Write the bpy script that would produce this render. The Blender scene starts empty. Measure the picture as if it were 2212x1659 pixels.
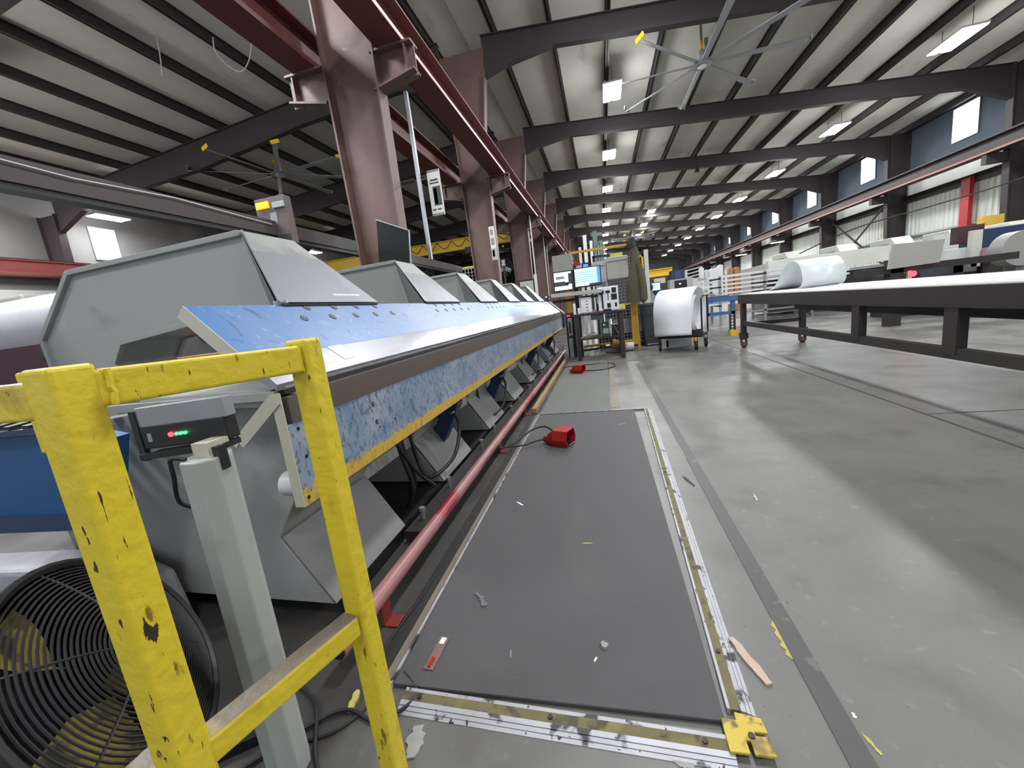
import bpy, math, random
from mathutils import Vector, Matrix
random.seed(7)
R = math.radians
sc = bpy.context.scene
col = sc.collection

# ------------------------------------------------------------------ camera
EYE = Vector((0.0, 0.0, 1.15))
FPX = 857.0
def _n(v): return Vector(v).normalized()
_Y = _n((195, 179.5, -FPX)); _X = Vector((3526, 279.5, 857.)); _X = (_X - _Y * _X.dot(_Y)).normalized(); _Z = _X.cross(_Y)
ROT = Matrix((_X, _Y, _Z))                      # world = ROT @ camera
cam_d = bpy.data.cameras.new('camera'); cam = bpy.data.objects.new('camera', cam_d); col.objects.link(cam)
cam.matrix_world = Matrix.Translation(EYE) @ ROT.to_4x4()
cam_d.sensor_width = 36; cam_d.sensor_fit = 'HORIZONTAL'; cam_d.lens = FPX / 2212 * 36
cam_d.clip_start = 0.05; cam_d.clip_end = 300
sc.camera = cam
def at(px, py, Y):                              # the point at distance Y down the hall seen at a pixel
    d = ROT @ Vector((px - 1106, -(py - 829.5), -FPX)); return EYE + d * (Y / d.y)
def atx(px, py, X):
    d = ROT @ Vector((px - 1106, -(py - 829.5), -FPX)); return EYE + d * (X / d.x)
def atz(px, py, z):
    d = ROT @ Vector((px - 1106, -(py - 829.5), -FPX)); return EYE + d * ((z - EYE.z) / d.z)

# ------------------------------------------------------------------ light and exposure
w = bpy.data.worlds.new('world'); sc.world = w; w.use_nodes = True
w.node_tree.nodes['Background'].inputs[0].default_value = (0.80, 0.88, 1.0, 1)
w.node_tree.nodes['Background'].inputs[1].default_value = 0.85
sc.view_settings.view_transform = 'Standard'; sc.view_settings.look = 'None'
sc.view_settings.gamma = 1; sc.view_settings.use_curve_mapping = False
sc.view_settings.exposure = 0.0
LAMP_W = 112.0

# ------------------------------------------------------------------ materials
def lin(c):
    return tuple((x / 255 / 12.92 if x / 255 <= 0.04045 else ((x / 255 + 0.055) / 1.055) ** 2.4) for x in c)
MATS = {}
def M(name, rgb, rough=.5, metal=0., var=.12, vs=2.5, bump=0., bs=60., spots=(), up=None, emit=0., stretch=None, rvar=0., alpha=None):
    """procedural paint / metal / concrete: base colour with broad tone noise, spots = (rgb, scale, threshold, softness, stretch)"""
    m = bpy.data.materials.new(name); m.use_nodes = True; t = m.node_tree; N = t.nodes; L = t.links
    b = N['Principled BSDF']; MATS[name] = m
    tc = N.new('ShaderNodeTexCoord')
    def mapped(st):
        if st is None: return tc.outputs['Object']
        mp = N.new('ShaderNodeMapping'); mp.inputs['Scale'].default_value = st; L.new(tc.outputs['Object'], mp.inputs['Vector']); return mp.outputs['Vector']
    def noise(sc_, st=None, det=4):
        n = N.new('ShaderNodeTexNoise'); n.inputs['Scale'].default_value = sc_; n.inputs['Detail'].default_value = det
        L.new(mapped(st), n.inputs['Vector']); return n.outputs['Fac']
    c = lin(rgb)
    mx = N.new('ShaderNodeMix'); mx.data_type = 'RGBA'
    mx.inputs[6].default_value = (*[x * (1 - var) for x in c], 1); mx.inputs[7].default_value = (*[min(1, x * (1 + var)) for x in c], 1)
    L.new(noise(vs, stretch), mx.inputs[0]); out = mx.outputs[2]
    for (sc_rgb, s, th, soft, st) in spots:
        mr = N.new('ShaderNodeMapRange'); mr.inputs['From Min'].default_value = th; mr.inputs['From Max'].default_value = th + soft
        L.new(noise(s, st, 5), mr.inputs['Value'])
        m2 = N.new('ShaderNodeMix'); m2.data_type = 'RGBA'; m2.inputs[7].default_value = (*lin(sc_rgb), 1)
        L.new(mr.outputs[0], m2.inputs[0]); L.new(out, m2.inputs[6]); out = m2.outputs[2]
    if up:                                       # dirt lying on faces that look upwards
        g = N.new('ShaderNodeNewGeometry'); sx = N.new('ShaderNodeSeparateXYZ'); L.new(g.outputs['Normal'], sx.inputs[0])
        mr = N.new('ShaderNodeMapRange'); mr.inputs['From Min'].default_value = .6; mr.inputs['From Max'].default_value = .8; L.new(sx.outputs[2], mr.inputs['Value'])
        nr = N.new('ShaderNodeMapRange'); nr.inputs['From Min'].default_value = up[1]; nr.inputs['From Max'].default_value = up[1] + .15; L.new(noise(up[2]), nr.inputs['Value'])
        mu = N.new('ShaderNodeMath'); mu.operation = 'MULTIPLY'; L.new(mr.outputs[0], mu.inputs[0]); L.new(nr.outputs[0], mu.inputs[1])
        m2 = N.new('ShaderNodeMix'); m2.data_type = 'RGBA'; m2.inputs[7].default_value = (*lin(up[0]), 1)
        L.new(mu.outputs[0], m2.inputs[0]); L.new(out, m2.inputs[6]); out = m2.outputs[2]
    L.new(out, b.inputs['Base Color'])
    b.inputs['Metallic'].default_value = metal
    if rvar:
        rr = N.new('ShaderNodeMapRange'); rr.inputs['To Min'].default_value = rough - rvar; rr.inputs['To Max'].default_value = rough + rvar
        rr.inputs['From Min'].default_value = .35; rr.inputs['From Max'].default_value = .65
        L.new(noise(vs * 1.7, stretch), rr.inputs['Value']); L.new(rr.outputs[0], b.inputs['Roughness'])
    else: b.inputs['Roughness'].default_value = rough
    if bump:
        bp = N.new('ShaderNodeBump'); bp.inputs['Strength'].default_value = bump; bp.inputs['Distance'].default_value = .01
        L.new(noise(bs, None, 3), bp.inputs['Height']); L.new(bp.outputs[0], b.inputs['Normal'])
    if emit:
        L.new(out, b.inputs['Emission Color']); b.inputs['Emission Strength'].default_value = emit
    if alpha is not None:
        b.inputs['Transmission Weight'].default_value = alpha; b.inputs['IOR'].default_value = 1.45
    return m

yellow = M('yellow_paint', (214, 190, 44), .38, var=.10, vs=4, bump=.25, bs=45, spots=[((150, 122, 30), 6, .60, .12, None), ((52, 40, 24), 24, .69, .01, (1, 1, .45)), ((60, 48, 26), 60, .685, .01, (1, 3, .4)), ((128, 100, 30), 45, .66, .05, (1, 1, .3))])
yellow_worn = M('worn_yellow_paint', (214, 190, 44), .42, var=.12, vs=4, bump=.3, bs=40, spots=[((150, 122, 30), 6, .58, .12, None), ((52, 40, 24), 26, .70, .01, None)], up=((112, 102, 88), .27, 5))
yellow_clean = M('clean_yellow_paint', (226, 182, 26), .4, var=.06)
ochre = M('ochre_paint', (196, 150, 48), .5, var=.15, vs=8)
machine_grey = M('machine_grey_paint', (152, 153, 149), .42, var=.10, vs=1.6, spots=[((120, 122, 120), 3, .62, .2, None), ((176, 178, 180), 2, .63, .2, None)], bump=.06, bs=90)
machine_dark = M('machine_shadow_grey_paint', (112, 113, 111), .5, var=.12, vs=2, spots=[((84, 80, 78), 4, .6, .2, None)])  # darker copy of machine grey; paints in shade on the gussets
cover_grey = M('cover_sheet_grey', (126, 128, 132), .42, .15, var=.12, vs=1.2, spots=[((168, 172, 182), 1.3, .56, .3, (.5, 1, .5)), ((105, 108, 112), 9, .72, .04, None)])
steel = M('brushed_steel', (166, 166, 172), .30, .9, var=.10, vs=1.5, stretch=(1, .15, 1), rvar=.08)
steel_dark = M('dark_oiled_steel', (98, 88, 82), .42, .35, var=.14, vs=2, stretch=(1, .1, 3))
zinc = M('galvanised_steel', (158, 160, 164), .4, .6, var=.15, vs=8)
chrome = M('chrome', (205, 206, 210), .16, 1., var=.05)
black = M('black_plastic', (24, 24, 26), .45, var=.15)
rubber = M('black_rubber', (28, 28, 30), .62, var=.2)
darkmetal = M('dark_metal', (52, 47, 46), .5, .2, var=.2, vs=5)
charcoal = M('charcoal_plastic', (62, 68, 74), .45, var=.08)
brown = M('red_oxide_steel', (100, 76, 70), .55, var=.22, vs=1.2, spots=[((58, 40, 40), 1.6, .56, .18, None), ((128, 96, 92), 7, .68, .08, None)])
brown_dark = M('dark_oxide_steel', (50, 42, 44), .6, var=.2, vs=1.5)
rustred = M('rust_red_girder', (92, 48, 42), .55, var=.2, vs=1.5, spots=[((62, 34, 34), 2.5, .6, .15, None)])
pink = M('lit_flange_pink', (216, 164, 158), .5, var=.12, vs=4)  # light caught by the flange edge, put into its colour
raildirt = M('copper_coloured_rail', (166, 96, 78), .5, var=.15, vs=3)
redpipe_m = M('worn_red_pipe_paint', (148, 100, 100), .38, var=.15, vs=3, spots=[((138, 34, 40), 1.1, .56, .06, None), ((96, 52, 56), 7, .62, .1, (1, .2, 1))])
red = M('red_plastic', (168, 30, 34), .38, var=.12, vs=12, spots=[((110, 30, 32), 20, .66, .06, None)])
blue = M('blue_paint', (62, 104, 158), .45, var=.15, vs=4)
darkblue = M('dark_blue_paint', (32, 52, 84), .4, var=.2, vs=4)
deepblue = M('deep_blue_trough_paint', (18, 74, 124), .42, var=.2, vs=3)
white = M('white_sheet', (226, 226, 228), .4, var=.04)
whitepaint = M('white_paint', (205, 206, 204), .45, var=.07)
offwhite = M('cream_machine_paint', (196, 198, 190), .45, var=.1, vs=3)
foam_m = M('white_foam_roll', (236, 236, 240), .6, var=.04, bump=.15, bs=25)
paper = M('paper', (226, 224, 218), .7, var=.05)
card = M('cardboard', (168, 128, 84), .75, var=.12, vs=6)
cloth = M('olive_cloth', (88, 84, 68), .9, var=.3, vs=9, bump=.5, bs=18)
clothdark = M('dark_olive_cloth', (52, 56, 56), .9, var=.25, vs=9)
maroon = M('maroon_paint', (66, 36, 46), .5, var=.15)
insul = M('roof_insulation', (198, 195, 186), .8, var=.10, vs=.9, bump=.3, bs=2.2, spots=[((168, 165, 156), 1.3, .64, .1, (1, .3, 1)), ((130, 128, 120), 2.0, .74, .03, (.25, 3.5, 1))])
cladding = M('white_wall_cladding', (205, 208, 200), .5, var=.10, vs=1.2, spots=[((160, 164, 160), 2, .64, .1, (1, 4, .3))])
walldark = M('mottled_wall_liner', (112, 112, 110), .8, var=.3, vs=.8)  # mid grey with broad tone variation
mat_m = M('black_mat_rubber', (76, 75, 76), .62, var=.10, vs=1.6, bump=.35, bs=260, spots=[((92, 90, 90), 2.0, .6, .2, (1, .3, 1)), ((150, 150, 150), 55, .80, .01, None)])
mat2_m = M('grey_mat_rubber', (102, 104, 100), .65, var=.08, vs=2, bump=.3, bs=200)
trimstrip = M('scuffed_aluminium_trim', (178, 178, 184), .5, .3, var=.2, vs=6, spots=[((72, 70, 72), 14, .58, .06, (1, 1, 1)), ((46, 44, 46), 40, .66, .02, None)])
trimyellow = M('worn_yellow_trim_stripe', (108, 100, 68), .75, var=.25, vs=14, spots=[((130, 122, 74), 9, .58, .15, None), ((78, 74, 60), 22, .54, .1, None)])
plateyellow = M('scuffed_yellow_corner_plate', (198, 172, 58), .5, var=.12, vs=20, spots=[((92, 82, 62), 30, .54, .1, None), ((130, 112, 56), 14, .52, .12, None)])
wood = M('splintered_wood', (186, 166, 150), .75, var=.22, vs=22, stretch=(6, 1, 1))
tape_y = M('peeled_yellow_tape', (176, 164, 84), .6, var=.18, vs=30)
debris_m = M('grey_scrap', (150, 150, 148), .7, var=.2, vs=30)
lead = M('clear_plastic_pack', (120, 96, 92), .25, var=.3, vs=60)
skin = M('skin', (176, 130, 108), .5, var=.05)
hair = M('dark_hair', (38, 30, 28), .7)
shirt = M('grey_shirt', (118, 124, 134), .8, var=.1)
greenpipe = M('green_grey_tube', (98, 122, 116), .4)
cream = M('cream_board', (190, 186, 170), .5, var=.06)
boardgrey = M('grey_beige_board', (172, 170, 164), .5, var=.05)
screen_grey = M('dark_flat_screen', (34, 38, 38), .18, var=.2, vs=1)
glow = M('lamp_tube', (255, 255, 255), .5, var=0, emit=28)
day = M('daylight_pane', (240, 246, 255), .4, var=.02, emit=5.0)
scr_blue = M('lit_screen_blue', (168, 206, 240), .4, var=.05, emit=1.2)
scr_line = M('lit_screen_line', (96, 150, 214), .4, var=.05, emit=1.0)
scr_white = M('lit_screen_white', (238, 240, 244), .4, var=.03, emit=1.1)
scr_deep = M('lit_screen_deep_blue', (70, 130, 225), .4, var=.05, emit=1.2)
led_r = M('red_led', (255, 30, 40), .4, var=0, emit=14)
led_g = M('green_led', (40, 255, 80), .4, var=0, emit=9)
amber = M('amber_lamp_lens', (255, 160, 20), .4, var=.05, emit=1.6)
lens_off = M('grey_lamp_lens', (170, 180, 190), .3, var=.1)

def beam_paint(name, base, wear, z_yellow=None, dark=(30, .62)):
    """blue machine paint scuffed back to grey, optional yellow brushed band below a height"""
    m = bpy.data.materials.new(name); m.use_nodes = True; t = m.node_tree; N = t.nodes; L = t.links; b = N['Principled BSDF']
    tc = N.new('ShaderNodeTexCoord'); geo = N.new('ShaderNodeNewGeometry')
    def noise(s, st, det=5, src=None):
        mp = N.new('ShaderNodeMapping'); mp.inputs['Scale'].default_value = st; L.new(src or geo.outputs['Position'], mp.inputs['Vector'])
        n = N.new('ShaderNodeTexNoise'); n.inputs['Scale'].default_value = s; n.inputs['Detail'].default_value = det; n.inputs['Distortion'].default_value = .6; L.new(mp.outputs[0], n.inputs['Vector']); return n.outputs['Fac']
    def ramp(f, a, bb, lo=0., hi=1.):
        mr = N.new('ShaderNodeMapRange'); mr.inputs['To Min'].default_value = lo; mr.inputs['To Max'].default_value = hi; mr.inputs['From Min'].default_value = a; mr.inputs['From Max'].default_value = bb; L.new(f, mr.inputs['Value']); return mr.outputs[0]
    def mix(f, a, bb):
        mx = N.new('ShaderNodeMix'); mx.data_type = 'RGBA'; L.new(f, mx.inputs[0])
        for s, v in ((6, a), (7, bb)):
            if isinstance(v, tuple): mx.inputs[s].default_value = (*lin(v), 1)
            else: L.new(v, mx.inputs[s])
        return mx.outputs[2]
    c = mix(ramp(noise(wear[1], (1, .8, 1)), wear[2], wear[3]), base, wear[0])
    c = mix(ramp(noise(dark[0], (1, 1, .5), 6), dark[1], dark[1] + .1, 0, .7), c, (62, 76, 98))
    c = mix(ramp(noise(dark[0] * 1.8, (1, 1.4, 1), 6), .60, .72, 0, .5), c, (190, 196, 208))
    if z_yellow:
        sx = N.new('ShaderNodeSeparateXYZ'); L.new(geo.outputs['Position'], sx.inputs[0])
        nz = noise(30, (1, 2.4, .8)); mu = N.new('ShaderNodeMath'); mu.operation = 'MULTIPLY_ADD'; L.new(nz, mu.inputs[0]); mu.inputs[1].default_value = .10; L.new(sx.outputs[2], mu.inputs[2])
        f = ramp(mu.outputs[0], z_yellow + .028, z_yellow + .034)
        yc = mix(ramp(noise(26, (1, 1.6, 1)), .55, .68), (206, 168, 62), (160, 140, 96))
        c = mix(f, yc, c)
    L.new(c, b.inputs['Base Color']); b.inputs['Roughness'].default_value = .38; b.inputs['Metallic'].default_value = .15
    return m
blue_top = beam_paint('scuffed_blue_beam_paint', (66, 118, 176), ((152, 164, 188), .42, .40, .68), None, (14, .64))
blue_front = beam_paint('heavily_scratched_blue_paint', (104, 132, 160), ((160, 166, 180), 5.0, .32, .66), .648, (62, .52))

def floor_mat():
    m = bpy.data.materials.new('polished_concrete'); m.use_nodes = True; t = m.node_tree; N = t.nodes; L = t.links; b = N['Principled BSDF']
    g = N.new('ShaderNodeNewGeometry')
    def noise(s, det=6, dist=.3, st=(1, 1, 1)):
        mp = N.new('ShaderNodeMapping'); mp.inputs['Scale'].default_value = st; L.new(g.outputs['Position'], mp.inputs['Vector'])
        n = N.new('ShaderNodeTexNoise'); n.inputs['Scale'].default_value = s; n.inputs['Detail'].default_value = det; n.inputs['Distortion'].default_value = dist; L.new(mp.outputs[0], n.inputs['Vector']); return n.outputs['Fac']
    def ramp(f, a, bb, lo=0., hi=1.):
        mr = N.new('ShaderNodeMapRange'); mr.inputs['From Min'].default_value = a; mr.inputs['From Max'].default_value = bb; mr.inputs['To Min'].default_value = lo; mr.inputs['To Max'].default_value = hi; L.new(f, mr.inputs['Value']); return mr.outputs[0]
    def mix(f, a, bb):
        mx = N.new('ShaderNodeMix'); mx.data_type = 'RGBA'; L.new(f, mx.inputs[0])
        for s, v in ((6, a), (7, bb)):
            if isinstance(v, tuple): mx.inputs[s].default_value = (*lin(v), 1)
            else: L.new(v, mx.inputs[s])
        return mx.outputs[2]
    c = mix(ramp(noise(.8), .3, .7), (100, 99, 94), (114, 114, 111))
    c = mix(ramp(noise(4, 8), .55, .75, 0, .6), c, (86, 85, 79))
    c = mix(ramp(noise(18, 6), .62, .75, 0, .5), c, (134, 134, 131))
    c = mix(ramp(noise(70, 3), .72, .75, 0, .8), c, (66, 64, 60))
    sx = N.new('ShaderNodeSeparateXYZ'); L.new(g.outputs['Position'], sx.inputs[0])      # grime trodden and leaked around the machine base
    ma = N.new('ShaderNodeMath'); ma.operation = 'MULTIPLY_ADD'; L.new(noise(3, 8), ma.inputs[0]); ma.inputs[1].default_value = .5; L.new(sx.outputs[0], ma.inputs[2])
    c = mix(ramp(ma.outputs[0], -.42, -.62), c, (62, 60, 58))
    L.new(c, b.inputs['Base Color'])
    L.new(ramp(noise(2.2), .35, .65, .30, .5), b.inputs['Roughness'])
    return m
concrete = floor_mat()

# ------------------------------------------------------------------ mesh building
class MB:
    def __init__(s): s.v = []; s.f = []; s.mi = []; s.k = 0
    def add(s, vs, fs):
        o = len(s.v); s.v += [Vector(v) for v in vs]; s.f += [tuple(i + o for i in f) for f in fs]; s.mi += [s.k] * len(fs); return s
    def box(s, x0, y0, z0, x1, y1, z1):
        x0, x1 = sorted((x0, x1)); y0, y1 = sorted((y0, y1)); z0, z1 = sorted((z0, z1))
        return s.add([(x0, y0, z0), (x1, y0, z0), (x1, y1, z0), (x0, y1, z0), (x0, y0, z1), (x1, y0, z1), (x1, y1, z1), (x0, y1, z1)],
                     [(0, 3, 2, 1), (4, 5, 6, 7), (0, 1, 5, 4), (1, 2, 6, 5), (2, 3, 7, 6), (3, 0, 4, 7)])
    def bar(s, p0, p1, wd, h, up=(0, 0, 1)):          # a rectangular bar between two points
        p0 = Vector(p0); p1 = Vector(p1); d = (p1 - p0).normalized(); u = Vector(up); sd = d.cross(u)
        if sd.length < 1e-4: sd = d.cross(Vector((0, 1, 0)))
        sd.normalize(); u = sd.cross(d).normalized(); vs = []
        for p in (p0, p1):
            for a, b in ((-1, -1), (1, -1), (1, 1), (-1, 1)): vs.append(p + sd * a * wd / 2 + u * b * h / 2)
        return s.add(vs, [(0, 1, 2, 3), (7, 6, 5, 4), (0, 4, 5, 1), (1, 5, 6, 2), (2, 6, 7, 3), (3, 7, 4, 0)])
    def prism(s, poly, ax, a, b):                     # poly in the two other axes, extruded along ax
        n = len(poly); mk = {'x': lambda p, t: (t, p[0], p[1]), 'y': lambda p, t: (p[0], t, p[1]), 'z': lambda p, t: (p[0], p[1], t)}[ax]
        vs = [mk(p, a) for p in poly] + [mk(p, b) for p in poly]
        return s.add(vs, [tuple(range(n - 1, -1, -1)), tuple(range(n, 2 * n))] + [(i, (i + 1) % n, n + (i + 1) % n, n + i) for i in range(n)])
    def cyl(s, p0, p1, r0, r1=None, n=16, cap=True):
        r1 = r0 if r1 is None else r1; p0 = Vector(p0); p1 = Vector(p1); d = (p1 - p0).normalized()
        a = d.orthogonal().normalized(); b = d.cross(a); vs = []
        for p, r in ((p0, r0), (p1, r1)):
            for i in range(n): t = 2 * math.pi * i / n; vs.append(p + (a * math.cos(t) + b * math.sin(t)) * r)
        fs = [(i, (i + 1) % n, n + (i + 1) % n, n + i) for i in range(n)]
        if cap: fs += [tuple(range(n - 1, -1, -1)), tuple(range(n, 2 * n))]
        return s.add(vs, fs)
    def tube(s, pts, r, n=8, closed=False):
        pts = [Vector(p) for p in pts]; m = len(pts); vs = []; pa = None
        for i, p in enumerate(pts):
            d = (pts[(i + 1) % m] - pts[i - 1]) if closed else (pts[min(i + 1, m - 1)] - pts[max(i - 1, 0)])
            d.normalize(); a = (pa - d * pa.dot(d)) if pa is not None else d.orthogonal()
            if a.length < 1e-5: a = d.orthogonal()
            a.normalize(); pa = a; b = d.cross(a)
            for j in range(n): t = 2 * math.pi * j / n; vs.append(p + (a * math.cos(t) + b * math.sin(t)) * r)
        fs = []
        for i in range(m if closed else m - 1):
            k = (i + 1) % m
            for j in range(n): fs.append((i * n + j, i * n + (j + 1) % n, k * n + (j + 1) % n, k * n + j))
        if not closed: fs += [tuple(range(n - 1, -1, -1)), tuple(range((m - 1) * n, m * n))]
        return s.add(vs, fs)
    def ibeam(s, p0, p1, wd, h, tf=.025, tw=.015, up=(0, 0, 1)):
        p0 = Vector(p0); p1 = Vector(p1); u = Vector(up)
        s.bar(p0 + u * (h / 2 - tf / 2), p1 + u * (h / 2 - tf / 2), wd, tf, up); s.bar(p0 - u * (h / 2 - tf / 2), p1 - u * (h / 2 - tf / 2), wd, tf, up)
        return s.bar(p0, p1, tw, h - 2 * tf, up)
    def build(s, name, mat, parent=None, bevel=0., smooth=False, origin=None, seg=2):
        if parent is None:
            if origin is None:
                xs = [v.x for v in s.v]; ys = [v.y for v in s.v]; origin = ((min(xs) + max(xs)) / 2, (min(ys) + max(ys)) / 2, min(v.z for v in s.v))
            o = Vector(origin)
        else:
            r = parent
            while r.parent: r = r.parent
            o = Vector(r.location)
        me = bpy.data.meshes.new(name); me.from_pydata([v - o for v in s.v], [], s.f)
        for m in (mat if isinstance(mat, (list, tuple)) else [mat]): me.materials.append(m)
        for p, i in zip(me.polygons, s.mi): p.material_index = i; p.use_smooth = smooth
        me.validate(); ob = bpy.data.objects.new(name, me); col.objects.link(ob)
        if parent is None: ob.location = o
        else: ob.parent = parent
        if smooth:
            me.set_sharp_from_angle(angle=R(40))
        if bevel:
            b = ob.modifiers.new('bevel', 'BEVEL'); b.width = bevel; b.segments = seg; b.limit_method = 'ANGLE'
        return ob
def tag(o, label, cat, group=None):
    o['label'] = label; o['category'] = cat
    if group: o['group'] = group
    return o
def thing(name, label, cat, loc, group=None):
    o = bpy.data.objects.new(name, None); col.objects.link(o); o.location = loc; o.empty_display_size = .1
    return tag(o, label, cat, group)
def kind(o, k='structure'): o['kind'] = k; return o
def part(o, label): o['label'] = label; return o
def copy_tree(o, loc, label=None, rz=None):
    def rec(a, par):
        c = a.copy(); col.objects.link(c); c.parent = par
        for ch in a.children: rec(ch, c)
        return c
    c = rec(o, None); c.location = loc
    if label: c['label'] = label
    if rz is not None: c.rotation_euler = (0, 0, rz)
    return c
def lamp(p, pw, sx, sy, colr=(.96, .985, 1), rot=(0, 0, 0), parent=None, spread=None):
    l = bpy.data.lights.new('lamp_light', 'AREA'); l.shape = 'RECTANGLE'; l.size = sx; l.size_y = sy; l.energy = pw; l.color = colr
    if spread: l.spread = spread
    o = bpy.data.objects.new('lamp_light', l); col.objects.link(o)
    if parent: o.parent = parent; o.location = Vector(p) - Vector(parent.location)
    else: o.location = p
    o.rotation_euler = rot; return o
ORD = ['first', 'second', 'third', 'fourth', 'fifth', 'sixth', 'seventh', 'eighth', 'ninth', 'tenth', 'eleventh', 'twelfth']

# ------------------------------------------------------------------ setting: floor, walls, roof
YB, YF = -7.0, 74.0
XL, XR = -21.0, 14.6
RIDGE = -3.2
def roof(x): return 8.57 - .09 * (x + 0) if x > RIDGE else 8.98 - .075 * (RIDGE - x)
fl = kind(MB().box(XL, YB, -.12, XR, YF, 0).build('floor', concrete))
jm = M('floor_joint_filler', (70, 70, 68), .6)
fj = M('floor_crack', (96, 95, 92), .7)
MB().box(2.33, .5, 0, 2.35, 40, .003).build('joint', jm, fl)
for y in (3.55, 9.6, 15.6, 21.6): MB().box(2.35, y, 0, 13, y + .012, .003).build('joint', fj, fl)
MB().box(.2, 7.6, 0, 2.33, 7.612, .003).build('joint', fj, fl)
sm = M('grey_floor_stripe_paint', (74, 74, 73), .5, var=.1, vs=5, spots=[((100, 99, 96), 12, .62, .05, None)])
MB().box(.485, .3, 0, .545, 7.2, .003).build('painted_stripe', sm, fl)
MB().box(.02, 4.3, 0, .10, 8.2, .003).build('painted_stripe', M('tan_floor_stripe', (116, 104, 84), .5, var=.1, spots=[((126, 122, 112), 8, .5, .1, None)]), fl)

ce = MB()
for x0, x1 in ((XL, RIDGE), (RIDGE, XR)):
    ce.prism([(x0, roof(x0 + 1e-4)), (x1, roof(x1 - 1e-4) if x1 < 0 else roof(x1)), (x1, roof(x1 - 1e-4) + .13 if x1 < 0 else roof(x1) + .13), (x0, roof(x0 + 1e-4) + .13)], 'y', YB, YF)
ceo = kind(ce.build('ceiling', insul))
def purlin(x, y0=YB, y1=YF):
    z = roof(x)
    m = MB(); m.box(x - .012, y0, z - .25, x + .012, y1, z); m.box(x - .05, y0, z - .25, x + .06, y1, z - .23); m.box(x - .07, y0, z - .015, x + .07, y1, z - .001)
    return m.build('purlin', brown_dark, ceo)
k = 0
for i in range(12): purlin(-2.3 + 1.5 * i)
for i in range(11): purlin(-4.05 - 1.5 * i - .1)
# seams of the insulation blankets run across the bays
sb = MB()
for y in [YB + 1.5 * i for i in range(34)]:
    for x in [-3.05 + 1.5 * i for i in range(11)]: sb.box(x, y, roof(x + .7) - .012, x + 1.4, y + .02, roof(x + .7) - .004)
# right wall: cladding panels, eave liner, girts, windows
wr = kind(MB().box(XR, YB, 0, XR + .1, YF, roof(XR)).build('wall_right', walldark))
pm = MB(); prof = []
for i in range(8):
    a = i * .25 - 1; prof += [(a, 0), (a + .08, 0), (a + .11, -.05), (a + .17, -.05), (a + .2, 0)]
prof += [(1, 0)]
n = len(prof)
pm.add([(XR - .03 + b, a, 0) for a, b in prof] + [(XR - .03 + b, a, 3.95) for a, b in prof], [(i, i + 1, n + i + 1, n + i) for i in range(n - 1)])
p0 = None
for i in range(36):
    if p0 is None:
        p0 = pm.build('cladding_panel', cladding, wr); base = p0
        base.location = (0, YB + 1 + 2 * i - wr.location.y + wr.location.y, 0)
        continue
    c = base.copy(); col.objects.link(c); c.location = (0, YB + 1 + 2 * i, 0)
for z, h in ((3.95, .3), (2.35, .08)): MB().box(XR - .22, YB, z, XR - .06, YF, z + h).build('girt', brown_dark if z > 3 else M('pale_girt', (150, 152, 150), .6), wr)
MB().box(XR - .10, YB, 4.25, XR - .04, YF, 5.1).build('upper_panel', cladding, wr)
MB().box(XR - .10, YB, 5.1, XR - .04, YF, roof(XR) - .05).build('liner_panel', M('blue_grey_liner', (78, 88, 100), .8, var=.25, vs=.7), wr)
wl = kind(MB().box(XL - .1, YB, 0, XL, YF, roof(XL + .01)).build('wall_left', walldark))
MB().box(XL, YB, 2.9, XL + .08, YF, 4.15).build('liner_panel', whitepaint, wl)
MB().box(XL, YB, 4.6, XL + .15, YF, 4.85).build('girt', maroon, wl)
wb = kind(MB().box(XL, YF, 0, XR, YF + .1, 9).build('wall_back', M('far_wall_cladding', (58, 58, 58), .7, var=.15, vs=.5)))
wi = 1
for k in range(9):
    y = 20.4 + 6 * k
    f = kind(MB().box(XR - .16, y - .05, 5.72, XR - .10, y + 1.15, 7.02).build('window_%d' % wi, zinc)); wi += 1
    MB().box(XR - .19, y, 5.77, XR - .16, y + 1.1, 6.97).build('pane', day, f)
f = kind(MB().box(XL, 13.5, 5.5, XL + .06, 14.5, 6.9).build('window_%d' % wi, zinc))
MB().box(XL + .06, 13.55, 5.55, XL + .09, 14.45, 6.85).build('pane', day, f)

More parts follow.
